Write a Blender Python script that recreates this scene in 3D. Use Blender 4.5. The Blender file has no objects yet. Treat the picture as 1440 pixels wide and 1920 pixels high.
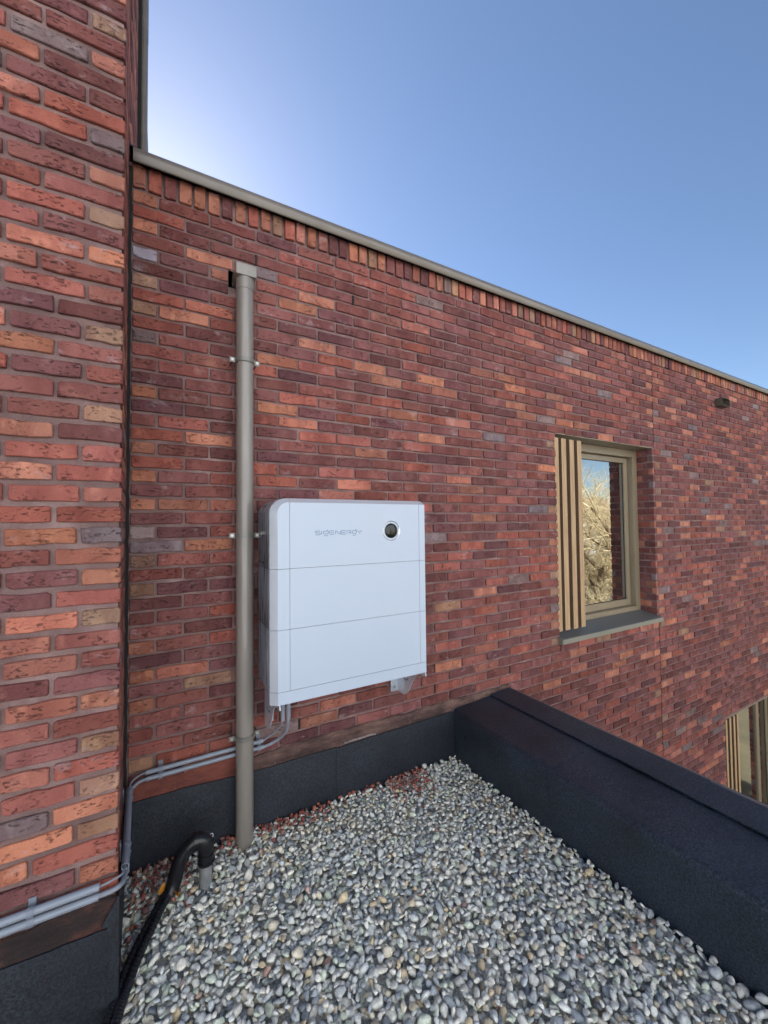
import bpy, bmesh, math, random
import numpy as np
from mathutils import Vector, Matrix

S = bpy.context.scene
C = S.collection
PI = math.pi
random.seed(11)
rng = np.random.default_rng(11)

# ------------------------------------------------------------------ camera
cam_d = bpy.data.cameras.new('camera')
cam = bpy.data.objects.new('camera', cam_d)
C.objects.link(cam)
cam_d.sensor_fit = 'HORIZONTAL'
cam_d.sensor_width = 36.0
cam_d.lens = 18.786
cam_d.clip_start = 0.02
cam_d.clip_end = 2000
R_ = Vector((0.87319383, -0.48726578, -0.01022713))
D_ = Vector((0.00601636, 0.03175932, -0.99947744))
F_ = Vector((0.48733596, 0.872676, 0.03066361))
U_ = -D_
B_ = -F_
cam.matrix_world = Matrix(((R_.x, U_.x, B_.x, 0.0), (R_.y, U_.y, B_.y, -2.1), (R_.z, U_.z, B_.z, 1.4985), (0, 0, 0, 1)))
S.camera = cam

# ------------------------------------------------------------------ world, sun, exposure
SUN_EL, SUN_AZ = math.radians(33.5), math.radians(-2.5)      # azimuth from +y towards +x
world = bpy.data.worlds.new('World')
S.world = world
world.use_nodes = True
wn = world.node_tree
bg = wn.nodes['Background']
sky = wn.nodes.new('ShaderNodeTexSky')
sky.sky_type = 'NISHITA'
sky.sun_disc = False
sky.sun_elevation = SUN_EL
sky.sun_rotation = SUN_AZ
sky.altitude = 200
sky.air_density = 1.0
sky.dust_density = 0.3
sky.ozone_density = 4.0
wb = wn.nodes.new('ShaderNodeMix')                # one even white balance over the whole sky
wb.data_type, wb.blend_type = 'RGBA', 'MULTIPLY'
wb.inputs[0].default_value = 1.0
wb.inputs[7].default_value = (1.0, 0.94, 0.905, 1)
wn.links.new(sky.outputs[0], wb.inputs[6])
wn.links.new(wb.outputs[2], bg.inputs[0])
bg.inputs[1].default_value = 0.072
sl = bpy.data.lights.new('sun', 'SUN')
sl.energy = 5.0
sl.angle = math.radians(0.5)
sl.color = (1.0, 0.975, 0.94)
sun = bpy.data.objects.new('sun', sl)
C.objects.link(sun)
sdir = Vector((math.sin(SUN_AZ) * math.cos(SUN_EL), math.cos(SUN_AZ) * math.cos(SUN_EL), math.sin(SUN_EL)))
sun.rotation_euler = sdir.to_track_quat('Z', 'Y').to_euler()
sun.location = (0, 20, 20)
vs = S.view_settings
vs.view_transform = 'Standard'
vs.look = 'None'
vs.gamma = 1.0
vs.use_curve_mapping = False
vs.exposure = 1.5

# ------------------------------------------------------------------ materials
def srgb(r, g, b, k=1.0):
    f = lambda c: (c / 255 / 12.92 if c / 255 <= 0.04045 else ((c / 255 + 0.055) / 1.055) ** 2.4) * k
    return (f(r), f(g), f(b), 1.0)


class NT:
    def __init__(s, name):
        s.m = bpy.data.materials.new(name)
        s.m.use_nodes = True
        s.t = s.m.node_tree
        s.b = s.t.nodes['Principled BSDF']
        s.out = s.t.nodes['Material Output']

    def n(s, typ, ins=None, **kw):
        nd = s.t.nodes.new(typ)
        for k, v in kw.items():
            setattr(nd, k, v)
        for k, v in (ins or {}).items():
            if isinstance(v, bpy.types.NodeSocket):
                s.t.links.new(v, nd.inputs[k])
            else:
                nd.inputs[k].default_value = v
        return nd

    def set(s, **kw):
        for k, v in kw.items():
            k = {'color': 'Base Color', 'rough': 'Roughness', 'metal': 'Metallic', 'normal': 'Normal',
                 'spec': 'Specular IOR Level', 'coat': 'Coat Weight', 'coat_rough': 'Coat Roughness'}[k]
            if isinstance(v, bpy.types.NodeSocket):
                s.t.links.new(v, s.b.inputs[k])
            else:
                s.b.inputs[k].default_value = v

    def ramp(s, fac, stops):
        r = s.n('ShaderNodeValToRGB', {0: fac})
        e = r.color_ramp.elements
        while len(e) < len(stops):
            e.new(0.5)
        for el, (p, c) in zip(e, stops):
            el.position = p
            el.color = c if len(c) == 4 else (*c, 1)
        return r.outputs[0]

    def mix(s, fac, a, b, mode='MIX'):
        nd = s.n('ShaderNodeMix', data_type='RGBA', blend_type=mode)
        nd.clamp_factor = True
        for i, v in ((0, fac), (6, a), (7, b)):
            if isinstance(v, bpy.types.NodeSocket):
                s.t.links.new(v, nd.inputs[i])
            else:
                nd.inputs[i].default_value = v
        return nd.outputs[2]

    def noise(s, vec, scale, detail=3.0, rough=0.55, dim='3D'):
        nd = s.n('ShaderNodeTexNoise', {'Scale': scale, 'Detail': detail, 'Roughness': rough})
        if vec is not None:
            s.t.links.new(vec, nd.inputs['Vector'])
        return nd

    def mapping(s, vec, scale=(1, 1, 1), loc=(0, 0, 0)):
        nd = s.n('ShaderNodeMapping', {'Scale': scale, 'Location': loc})
        s.t.links.new(vec, nd.inputs['Vector'])
        return nd.outputs[0]

    def math(s, op, a, b=0.0):
        nd = s.n('ShaderNodeMath', operation=op)
        for i, v in ((0, a), (1, b)):
            if isinstance(v, bpy.types.NodeSocket):
                s.t.links.new(v, nd.inputs[i])
            else:
                nd.inputs[i].default_value = v
        return nd.outputs[0]

    def bump(s, h, strength=0.3, dist=0.002, normal=None):
        nd = s.n('ShaderNodeBump', {'Height': h, 'Strength': strength, 'Distance': dist})
        if normal is not None:
            s.t.links.new(normal, nd.inputs['Normal'])
        return nd.outputs[0]


W1 = (1, 1, 1, 1)


def brick_material(name, stored):
    """fired clay: own colour per brick, cloudy firing bands, dark creases and a little white bloom"""
    k = NT(name)
    pos = k.n('ShaderNodeNewGeometry').outputs['Position']
    if stored:
        a = k.n('ShaderNodeAttribute', attribute_name='tint', attribute_type='GEOMETRY')
        base = a.outputs['Color']
        rnd = k.n('ShaderNodeNewGeometry').outputs['Random Per Island']
    else:
        oi = k.n('ShaderNodeObjectInfo')
        base = oi.outputs['Color']
        rnd = oi.outputs['Random']
    off = k.n('ShaderNodeCombineXYZ', {0: k.math('MULTIPLY', rnd, 37.0), 1: k.math('MULTIPLY', rnd, 91.0), 2: k.math('MULTIPLY', rnd, 53.0)})
    v = k.n('ShaderNodeVectorMath', {0: pos, 1: off.outputs[0]}, operation='ADD').outputs[0]
    # firing bands along the brick
    n1 = k.noise(k.mapping(v, (9, 9, 3.5)), 1.0, 2.0)
    band = k.ramp(n1.outputs[0], [(0.38, (0, 0, 0)), (0.62, (1, 1, 1))])
    dark = k.mix(1.0, base, (0.66, 0.57, 0.59, 1), 'MULTIPLY')
    col = k.mix(k.math('MULTIPLY', band, 0.85), base, dark)
    n2 = k.noise(k.mapping(v, (22, 22, 14), (5, 1, 2)), 1.0, 3.0)
    warm = k.ramp(n2.outputs[0], [(0.55, (0, 0, 0)), (0.75, (1, 1, 1))])
    lite = k.mix(1.0, base, (1.26, 1.34, 1.28, 1), 'MULTIPLY')
    col = k.mix(k.math('MULTIPLY', warm, 0.85), col, lite)
    # sandy grain
    n3 = k.noise(v, 420, 3.0, 0.7)
    col = k.mix(0.45, col, k.mix(1.0, col, k.ramp(n3.outputs[0], [(0.3, (0.55, 0.55, 0.55)), (0.7, (1.5, 1.5, 1.5))]), 'MULTIPLY'))
    # dark creases: stretched, broken
    n4 = k.noise(k.mapping(v, (60, 60, 150), (3, 8, 1)), 1.0, 4.0, 0.65)
    n4b = k.noise(k.mapping(v, (14, 14, 25), (1, 4, 9)), 1.0, 2.0)
    crease = k.math('MULTIPLY', k.ramp(n4.outputs[0], [(0.56, (0, 0, 0)), (0.64, (1, 1, 1))]), k.ramp(n4b.outputs[0], [(0.44, (0, 0, 0)), (0.56, (1, 1, 1))]))
    col = k.mix(k.math('MULTIPLY', crease, 0.62), col, (0.035, 0.017, 0.018, 1))
    # white bloom
    n5 = k.noise(k.mapping(v, (10, 10, 16), (7, 2, 4)), 1.0, 4.0, 0.7)
    bloom = k.ramp(n5.outputs[0], [(0.60, (0, 0, 0)), (0.78, (1, 1, 1))])
    col = k.mix(k.math('MULTIPLY', bloom, 0.6), col, (0.40, 0.33, 0.34, 1))
    h = k.math('SUBTRACT', k.math('ADD', k.math('MULTIPLY', n3.outputs[0], 0.35), k.math('MULTIPLY', k.noise(v, 75, 4.0, 0.6).outputs[0], 0.8)), k.math('MULTIPLY', crease, 0.9))
    k.set(color=col, rough=0.86, spec=0.3, normal=k.bump(h, 0.9, 0.005))
    return k.m


def mortar_material():
    k = NT('mortar')
    pos = k.n('ShaderNodeNewGeometry').outputs['Position']
    n1 = k.noise(pos, 7, 4.0)
    n2 = k.noise(pos, 330, 3.0, 0.7)
    col = k.ramp(n1.outputs[0], [(0.3, srgb(108, 86, 84)), (0.55, srgb(132, 108, 105)), (0.75, srgb(156, 132, 129))])
    col = k.mix(0.6, col, k.mix(1.0, col, k.ramp(n2.outputs[0], [(0.3, (0.5, 0.5, 0.5)), (0.7, (1.45, 1.45, 1.45))]), 'MULTIPLY'))
    k.set(color=col, rough=0.95, spec=0.15, normal=k.bump(n2.outputs[0], 0.9, 0.004))
    return k.m


def membrane_material(name, base=(0.001, 0.003, 0.006), hi=(0.040, 0.058, 0.088)):
    """mineral granule roofing felt"""
    k = NT(name)
    pos = k.n('ShaderNodeNewGeometry').outputs['Position']
    g = k.noise(pos, 120, 3.0, 0.85)
    g2 = k.noise(pos, 560, 2.0, 0.8)
    big = k.noise(pos, 3.2, 5.0, 0.65)
    m = k.math('ADD', k.math('MULTIPLY', g.outputs[0], 0.6), k.math('MULTIPLY', g2.outputs[0], 0.4))
    col = k.ramp(m, [(0.44, (*base, 1)), (0.60, (*hi, 1))])
    col = k.mix(1.0, col, k.ramp(big.outputs[0], [(0.32, (0.6, 0.6, 0.62)), (0.68, (1.4, 1.4, 1.38))]), 'MULTIPLY')
    sp = k.ramp(k.noise(pos, 62, 3.0, 0.7).outputs[0], [(0.74, (0, 0, 0)), (0.80, (1, 1, 1))])
    col = k.mix(k.math('MULTIPLY', sp, 0.35), col, (0.17, 0.17, 0.18, 1))
    k.set(color=col, rough=0.48, spec=0.62, normal=k.bump(m, 0.6, 0.0038))
    return k.m


def plain(name, color, rough=0.5, metal=0.0, var=0.12, scale=40, bump=0.0, bscale=400, spec=0.5, stretch=(1, 1, 1), coat=0.0):
    k = NT(name)
    pos = k.n('ShaderNodeNewGeometry').outputs['Position']
    v = k.mapping(pos, stretch)
    n = k.noise(v, scale, 4.0, 0.6)
    lo = tuple(c * (1 - var) for c in color[:3])
    hi = tuple(min(1, c * (1 + var)) for c in color[:3])
    k.set(color=k.ramp(n.outputs[0], [(0.3, lo), (0.7, hi)]), rough=k.math('ADD', k.math('MULTIPLY', n.outputs[0], 0.12), rough - 0.06), metal=metal, spec=spec, coat=coat)
    if bump:
        k.set(normal=k.bump(k.noise(v, bscale, 3.0, 0.6).outputs[0], bump, 0.002))
    return k.m


def stain_material(name, stops, edge=True):
    k = NT(name)
    pos = k.n('ShaderNodeNewGeometry').outputs['Position']
    n = k.noise(k.mapping(pos, (5, 5, 16)), 1.0, 6.0, 0.68)
    g = k.noise(pos, 260, 3.0, 0.7)
    col = k.ramp(n.outputs[0], stops)
    streak = k.noise(k.mapping(pos, (40, 40, 9)), 1.0, 4.0, 0.7)
    col = k.mix(k.math('MULTIPLY', k.ramp(streak.outputs[0], [(0.62, (0, 0, 0)), (0.74, (1, 1, 1))]), 0.3), col, (0.30, 0.26, 0.26, 1))
    col = k.mix(0.5, col, k.mix(1.0, col, k.ramp(g.outputs[0], [(0.3, (0.6, 0.6, 0.6)), (0.7, (1.4, 1.4, 1.4))]), 'MULTIPLY'))
    k.set(color=col, rough=0.9, spec=0.2, normal=k.bump(k.math('ADD', g.outputs[0], k.math('MULTIPLY', n.outputs[0], 2.0)), 0.6, 0.004))
    return k.m


def wood_material():
    k = NT('oiled_wood')
    pos = k.n('ShaderNodeNewGeometry').outputs['Position']
    n = k.noise(k.mapping(pos, (90, 90, 3.0)), 1.0, 5.0, 0.6)
    kn = k.noise(k.mapping(pos, (12, 12, 5)), 1.0, 2.0)
    col = k.ramp(n.outputs[0], [(0.25, srgb(142, 113, 82)), (0.5, srgb(172, 143, 109)), (0.75, srgb(192, 165, 130))])
    col = k.mix(k.ramp(kn.outputs[0], [(0.72, (0, 0, 0)), (0.78, (1, 1, 1))]), col, srgb(92, 62, 36))
    k.set(color=col, rough=0.6, spec=0.3, normal=k.bump(n.outputs[0], 0.25, 0.001))
    return k.m


def pebble_material(name='pebble'):
    k = NT(name)
    pos = k.n('ShaderNodeNewGeometry').outputs['Position']
    rnd = k.n('ShaderNodeNewGeometry').outputs['Random Per Island']
    a = k.n('ShaderNodeAttribute', attribute_name='tint', attribute_type='GEOMETRY')
    off = k.n('ShaderNodeCombineXYZ', {0: k.math('MULTIPLY', rnd, 17.0), 1: k.math('MULTIPLY', rnd, 71.0), 2: k.math('MULTIPLY', rnd, 43.0)})
    v = k.n('ShaderNodeVectorMath', {0: pos, 1: off.outputs[0]}, operation='ADD').outputs[0]
    n = k.noise(v, 70, 5.0, 0.65)
    w = k.noise(k.mapping(v, (60, 60, 230)), 1.0, 4.0, 0.6)
    g = k.noise(v, 600, 2.0, 0.7)
    col = k.mix(0.75, a.outputs['Color'], k.mix(1.0, a.outputs['Color'], k.ramp(n.outputs[0], [(0.3, (0.62, 0.62, 0.62)), (0.7, (1.5, 1.48, 1.42))]), 'MULTIPLY'))
    vein = k.ramp(w.outputs[0], [(0.60, (0, 0, 0)), (0.66, (1, 1, 1))])
    col = k.mix(k.math('MULTIPLY', vein, k.math('MULTIPLY', rnd, 0.4)), col, (0.6, 0.6, 0.57, 1))
    dk = k.ramp(k.noise(k.mapping(v, (40, 40, 40), (4, 4, 4)), 1.0, 5.0, 0.7).outputs[0], [(0.62, (0, 0, 0)), (0.72, (1, 1, 1))])
    col = k.mix(k.math('MULTIPLY', dk, 0.25), col, (0.12, 0.09, 0.085, 1))
    col = k.mix(0.4, col, k.mix(1.0, col, k.ramp(g.outputs[0], [(0.3, (0.65, 0.65, 0.65)), (0.7, (1.35, 1.35, 1.35))]), 'MULTIPLY'))
    k.set(color=col, rough=0.62, spec=0.35, normal=k.bump(k.math('ADD', n.outputs[0], k.math('MULTIPLY', g.outputs[0], 0.25)), 0.4, 0.002))
    return k.m


def glass_material(name, refl=0.35):
    k = NT(name)
    gl = k.n('ShaderNodeBsdfGlossy', {'Color': (0.93, 0.95, 0.95, 1), 'Roughness': 0.0})
    tr = k.n('ShaderNodeBsdfTransparent', {'Color': (0.62, 0.68, 0.67, 1)})
    lw = k.n('ShaderNodeFresnel', {'IOR': 1.9})
    f = k.math('ADD', k.math('MULTIPLY', lw.outputs[0], 0.8), refl)
    f = k.math('MINIMUM', f, 0.95)
    pos = k.n('ShaderNodeNewGeometry').outputs['Position']
    wav = k.bump(k.noise(pos, 2.2, 2.0).outputs[0], 0.02, 0.02)
    k.t.links.new(wav, gl.inputs['Normal'])
    mx = k.n('ShaderNodeMixShader', {0: f, 1: tr.outputs[0], 2: gl.outputs[0]})
    k.t.links.new(mx.outputs[0], k.out.inputs[0])
    return k.m


M_BRICK = brick_material('clay_brick', False)
M_BRICKS = brick_material('clay_brick_field', True)
M_MORTAR = mortar_material()
M_FELT = membrane_material('roofing_felt')
M_FELT2 = membrane_material('roofing_felt_upstand', (0.002, 0.003, 0.006), (0.027, 0.036, 0.052))
M_DARK = plain('dark_void', (0.012, 0.012, 0.013), 0.9)
M_ZINC = plain('bronze_grey_trim', srgb(110, 102, 92), 0.34, 0.0, 0.12, 5, coat=0.3, stretch=(0.6, 3, 3))
M_PIPE = plain('grey_downpipe', srgb(126, 120, 113), 0.3, 0.0, 0.13, 14, coat=0.45, stretch=(1, 1, 0.12))
M_CLIP = plain('steel_clip', srgb(120, 118, 112), 0.4, 0.3, 0.1, 60)
M_SCREW = plain('zinc_screw', srgb(176, 176, 174), 0.4, 0.7, 0.1, 200)
M_WHITE = plain('white_casing', srgb(176, 187, 202), 0.33, 0.0, 0.012, 3, spec=0.5)
M_WHITE2 = plain('satin_white_edge', srgb(214, 222, 232), 0.16, 0.45, 0.02, 5, spec=0.6)
M_SIDE = plain('silver_side_painted_reflections', srgb(140, 142, 152), 0.28, 0.3, 0.36, 60, stretch=(1, 1, 0.06))  # vertical streaks of reflection painted into the side colour
M_SEAM = plain('panel_seam', (0.03, 0.035, 0.045), 0.7)
M_INK = plain('grey_print', srgb(104, 122, 150), 0.4)
M_CHROME = plain('chrome_ring', (0.62, 0.64, 0.66), 0.08, 1.0, 0.02)
M_LENS = plain('dark_lens', (0.010, 0.011, 0.008), 0.05, 0.0, 0.05, spec=0.45)
M_FRAME = plain('bronze_frame', srgb(134, 121, 100), 0.38, 0.0, 0.04, 5, coat=0.1)
M_SILL = plain('dark_grey_sill', srgb(92, 93, 92), 0.4, 0.0, 0.08, 8)
M_SILLE = plain('sill_nosing', srgb(128, 126, 114), 0.4, 0.0, 0.05, 8)
M_WOOD = wood_material()
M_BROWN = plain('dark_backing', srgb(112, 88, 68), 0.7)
M_PVC = plain('grey_conduit', srgb(132, 140, 152), 0.32, 0.0, 0.05, 20)
M_CABLE = plain('grey_cable', srgb(126, 130, 140), 0.5, 0.0, 0.05, 40)
M_CLEAR = plain('pale_saddle', srgb(120, 128, 140), 0.3, 0.0, 0.05, 40)
M_RUBBER = plain('black_hose', (0.010, 0.010, 0.012), 0.32, 0.0, 0.2, 40, spec=0.5)
M_CORR = plain('corrugated_hose', (0.009, 0.009, 0.011), 0.45, 0.0, 0.2, 40)
M_CONC = plain('cement_pipe', srgb(128, 130, 130), 0.85, 0.0, 0.25, 30, bump=0.5)
M_TAPE = plain('ochre_tape', srgb(196, 130, 30), 0.6, 0.0, 0.35, 60)
M_PEB = pebble_material()
M_FILLET = stain_material('cement_fillet', [(0.30, srgb(44, 37, 37)), (0.5, srgb(86, 67, 63)), (0.68, srgb(124, 98, 90))])
M_TAR = stain_material('tar_smear', [(0.30, srgb(34, 31, 34)), (0.5, srgb(52, 43, 42)), (0.72, srgb(110, 66, 54))])
M_REDBR = stain_material('stained_brick_foot', [(0.25, srgb(70, 44, 42)), (0.5, srgb(112, 66, 58)), (0.75, srgb(140, 84, 70))])
M_GLASS = glass_material('window_glass', 0.42)
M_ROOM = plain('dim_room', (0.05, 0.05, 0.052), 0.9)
M_CURT = plain('pale_curtain', (0.30, 0.31, 0.32), 0.9, 0.0, 0.2, 30, stretch=(6, 1, 0.1))
M_BARK = plain('bark', (0.20, 0.13, 0.07), 0.9, 0.0, 0.3, 30, bump=0.6, bscale=90)
M_TWIG = plain('golden_twigs', (0.62, 0.50, 0.29), 0.8, 0.0, 0.3, 3)
M_HOUSE = plain('pale_render', (0.76, 0.78, 0.80), 0.9, 0.0, 0.05, 2)
M_ROOFT = plain('roof_tiles', (0.16, 0.07, 0.05), 0.8, 0.0, 0.2, 4)
M_PAVE = plain('worn_asphalt', (0.13, 0.13, 0.13), 0.9, 0.0, 0.15, 1.5)
M_GRASS = plain('dry_lawn', (0.12, 0.10, 0.055), 0.95, 0.0, 0.45, 0.6)

# ------------------------------------------------------------------ helpers
def link(o, parent=None):
    C.objects.link(o)
    if parent is not None:
        o.parent = parent
    return o


def empty(name, loc, label, cat, group=None):
    o = bpy.data.objects.new(name, None)
    o.location = loc
    o.empty_display_size = 0.1
    link(o)
    return tag(o, label, cat, group)


def tag(o, label, cat, group=None, kind=None):
    o['label'] = label
    o['category'] = cat
    if group:
        o['group'] = group
    o['kind'] = kind or 'thing'
    return o


def part(name, mesh, mat, parent=None, loc=None, label=None):
    """a mesh given in world coordinates, made a child of parent"""
    o = bpy.data.objects.new(name, mesh)
    if mat is not None and not mesh.materials:
        mesh.materials.append(mat)
    link(o, parent)
    if parent is not None:
        w = Vector((0, 0, 0))
        p = parent
        while p is not None:
            w += p.location
            p = p.parent
        o.location = (Vector(loc) if loc is not None else Vector((0, 0, 0))) - w
    elif loc is not None:
        o.location = loc
    if label:
        o['label'] = label
    return o


class MB:
    """mesh builder on plain lists"""
    def __init__(s):
        s.v, s.f, s.sm = [], [], []

    def add(s, v, f, smooth=False):
        b = len(s.v)
        s.v += [tuple(p) for p in v]
        s.f += [tuple(i + b for i in q) for q in f]
        s.sm += [smooth] * len(f)
        return s

    def box(s, x0, x1, y0, y1, z0, z1, bev=0.0):
        if bev <= 0:
            v = [(x, y, z) for x in (x0, x1) for y in (y0, y1) for z in (z0, z1)]
            f = [(0, 1, 3, 2), (4, 6, 7, 5), (0, 4, 5, 1), (2, 3, 7, 6), (0, 2, 6, 4), (1, 5, 7, 3)]
            return s.add(v, f)
        bm = bmesh.new()
        bmesh.ops.create_cube(bm, size=1.0)
        for q in bm.verts:
            q.co = Vector(((x0 + x1) / 2 + q.co.x * (x1 - x0), (y0 + y1) / 2 + q.co.y * (y1 - y0), (z0 + z1) / 2 + q.co.z * (z1 - z0)))
        bmesh.ops.bevel(bm, geom=bm.edges[:], offset=bev, segments=2, affect='EDGES', profile=0.7)
        bm.verts.index_update()
        s.add([q.co for q in bm.verts], [tuple(q.index for q in f.verts) for f in bm.faces])
        bm.free()
        return s

    def tube(s, pts, r, n=12, cap=True, smooth=True, radii=None):
        pts = [Vector(p) for p in pts]
        rings = []
        up = None
        for i, p in enumerate(pts):
            t = (pts[min(i + 1, len(pts) - 1)] - pts[max(i - 1, 0)]).normalized()
            if up is None:
                up = Vector((0, 0, 1)) if abs(t.z) < 0.9 else Vector((1, 0, 0))
            a = (up - t * up.dot(t)).normalized()
            b = t.cross(a)
            up = a
            rr = radii[i] if radii else r
            rings.append([p + (a * math.cos(2 * PI * j / n) + b * math.sin(2 * PI * j / n)) * rr for j in range(n)])
        v = [q for rg in rings for q in rg]
        f = []
        for i in range(len(rings) - 1):
            for j in range(n):
                f.append((i * n + j, i * n + (j + 1) % n, (i + 1) * n + (j + 1) % n, (i + 1) * n + j))
        s.add(v, f, smooth)
        if cap:
            s.add(rings[0], [tuple(range(n))[::-1]])
            s.add(rings[-1], [tuple(range(n))])
        return s

    def prism(s, poly, axis, a, b, smooth=False):
        """poly of 2D points extruded along axis from a to b (the two other axes in x,y,z order)"""
        def mk(p, t):
            return {'x': (t, p[0], p[1]), 'y': (p[0], t, p[1]), 'z': (p[0], p[1], t)}[axis]
        n = len(poly)
        v = [mk(p, a) for p in poly] + [mk(p, b) for p in poly]
        s.add(v, [(i, (i + 1) % n, n + (i + 1) % n, n + i) for i in range(n)], smooth)
        s.add(v[:n], [tuple(range(n))[::-1]])
        s.add(v[n:], [tuple(range(n))])
        return s

    def mesh(s, name, mat=None, fix=True):
        me = bpy.data.meshes.new(name)
        me.from_pydata(s.v, [], s.f)
        me.polygons.foreach_set('use_smooth', s.sm)
        if fix:
            bm = bmesh.new()
            bm.from_mesh(me)
            bmesh.ops.recalc_face_normals(bm, faces=bm.faces[:])
            bm.to_mesh(me)
            bm.free()
        me.update()
        if mat is not None:
            me.materials.append(mat)
        return me


def arc(c, r, a0, a1, n):
    return [(c[0] + r * math.cos(a0 + (a1 - a0) * i / n), c[1] + r * math.sin(a0 + (a1 - a0) * i / n)) for i in range(n + 1)]


def smooth_path(pts, n=6):
    """Catmull-Rom through the points"""
    P = [Vector(p) for p in pts]
    P = [P[0] * 2 - P[1]] + P + [P[-1] * 2 - P[-2]]
    out = []
    for i in range(1, len(P) - 2):
        for j in range(n):
            t = j / n
            out.append(0.5 * ((2 * P[i]) + (-P[i - 1] + P[i + 1]) * t + (2 * P[i - 1] - 5 * P[i] + 4 * P[i + 1] - P[i + 2]) * t * t + (-P[i - 1] + 3 * P[i] - 3 * P[i + 1] + P[i + 2]) * t ** 3))
    out.append(P[-2])
    return out


# ------------------------------------------------------------------ brick shapes
def brick_shape(w, h, d, rs):
    """hand-moulded brick seen from its face: ten-sided worn outline, soft arris, flat face towards -y"""
    j = lambda a: rs.uniform(-a, a)
    c = min(0.0036, h * 0.08)
    hw, hh = w / 2, h / 2
    m1, m2 = w * rs.uniform(-0.26, -0.08), w * rs.uniform(0.08, 0.26)
    c1, c2, c3, c4 = (c * rs.uniform(0.2, 1.4) for _ in range(4))
    if rs.random() < 0.12:
        c1 *= 1.9
    if rs.random() < 0.12:
        c3 *= 1.9
    o = [(-hw, -hh + c1), (-hw + c1 * 1.5, -hh), (m1, -hh + j(.0026)), (m2, -hh + j(.0026)), (hw - c2 * 1.5, -hh), (hw, -hh + c2), (hw, hh - c3), (hw - c3 * 1.5, hh), (m2 + j(.015), hh + j(.003)), (m1 + j(.015), hh + j(.003)), (-hw + c4 * 1.5, hh), (-hw, hh - c4)]
    o = [(x + j(.0013), z + j(.0015)) for x, z in o]
    e = 0.0025
    inn = []
    for x, z in o:
        inn.append((x - math.copysign(e, x) if abs(x) > hw * 0.6 else x, z - math.copysign(e, z)))
    n = len(o)
    v = [(x, j(.0006), z) for x, z in inn] + [(x, e * 1.1, z) for x, z in o] + [(x, d, z) for x, z in o]
    f = [tuple(range(n))]
    for i in range(n):
        k = (i + 1) % n
        f.append((i, n + i, n + k, k))
        f.append((n + i, 2 * n + i, 2 * n + k, n + k))
    return v, f


_bc = {}
def brick_mesh(w, h, d=0.03, var=6):
    key = (round(w, 3), round(h, 3), random.randrange(var))
    if key not in _bc:
        v, f = brick_shape(w, h, d, random.Random(hash(key)))
        _bc[key] = MB().add(v, f).mesh('brick', M_BRICK)
    return _bc[key]


PLUM, MAUVE, RED, SALMON, ORANGE, TAN, GREY = 'plum mauve red salmon orange tan grey'.split()
PAL = {PLUM: (118, 69, 67), MAUVE: (132, 78, 73), RED: (150, 82, 70), SALMON: (170, 102, 84), ORANGE: (176, 110, 84), TAN: (156, 116, 92), GREY: (128, 107, 106)}
ALB = 1.02
def tint(weights, rs=random):
    names = list(weights)
    k = rs.choices(names, [weights[q] for q in names])[0]
    r, g, b = PAL[k]
    t = rs.uniform(0.88, 1.12)
    u = rs.uniform(-5, 5)
    c = srgb(min(255, r * t + u), g * t, b * t - u, ALB)
    y = 0.3 * c[0] + 0.5 * c[1] + 0.2 * c[2]
    q = 0.13
    return (c[0] * (1 - q) + y * q * 1.06, c[1] * (1 - q) + y * q, c[2] * (1 - q) + y * q * 0.95, 1)


W_MAIN = {PLUM: 26, MAUVE: 38, RED: 20, SALMON: 5, ORANGE: 7, TAN: 0.4, GREY: 3}
W_END = {PLUM: 10, MAUVE: 10, RED: 14, ORANGE: 32, TAN: 24, GREY: 10}
W_TOWER = {PLUM: 20, MAUVE: 20, RED: 24, SALMON: 26, ORANGE: 16, TAN: 1, GREY: 4}
W_TEND = {PLUM: 5, RED: 12, SALMON: 14, ORANGE: 28, TAN: 40, GREY: 6}
W_SOLD = {PLUM: 9, MAUVE: 12, RED: 14, SALMON: 28, ORANGE: 34, TAN: 14, GREY: 2}


def put_brick(name, parent, x, y, z, w, h, col, rz=0.0, jitter=1.0):
    o = bpy.data.objects.new(name, brick_mesh(w, h))
    o.color = col
    link(o, parent)
    o.location = Vector((x, y + random.uniform(-0.0022, 0.0022) * jitter, z + random.uniform(-.0012, .0012))) - parent.location
    o.rotation_euler = (random.gauss(0, 0.010) * jitter, random.gauss(0, 0.0045) * jitter, rz + random.gauss(0, 0.007) * jitter)
    return o


class Field:
    """many bricks joined into one mesh with a stored tint"""
    def __init__(s):
        s.mb, s.col = MB(), []

    def add(s, x, y, z, w, h, col, rz=0.0, d=0.03):
        rs = random.Random(random.random())
        v, f = brick_shape(w, h, d, rs)
        m = Matrix.Translation((x, y + random.uniform(-.002, .002), z)) @ Matrix.Rotation(rz + random.gauss(0, .006), 4, 'Z') @ Matrix.Rotation(random.gauss(0, .004), 4, 'Y') @ Matrix.Rotation(random.gauss(0, .01), 4, 'X')
        s.mb.add([m @ Vector(p) for p in v], f)
        s.col += [col] * len(v)

    def build(s, name, parent):
        me = s.mb.mesh(name, M_BRICKS)
        a = me.color_attributes.new('tint', 'FLOAT_COLOR', 'POINT')
        a.data.foreach_set('color', np.array(s.col, dtype=np.float32).ravel())
        o = part(name, me, None, parent)
        o['kind'] = 'stuff'
        return o


# ================================================================== ground far below and the low roof's own body
gm = MB()
gm.add([(-600, -600, -3.4), (600, -600, -3.4), (600, 600, -3.4), (-600, 600, -3.4)], [(0, 1, 2, 3)])
g = part('ground', gm.mesh('ground', M_GRASS), None)
g['kind'] = 'structure'
gm = MB().box(-40, 60, -14.8, -3.5, -3.42, -3.38)
g = part('pavement', gm.mesh('pavement', M_PAVE), None)
g['kind'] = 'structure'

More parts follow.
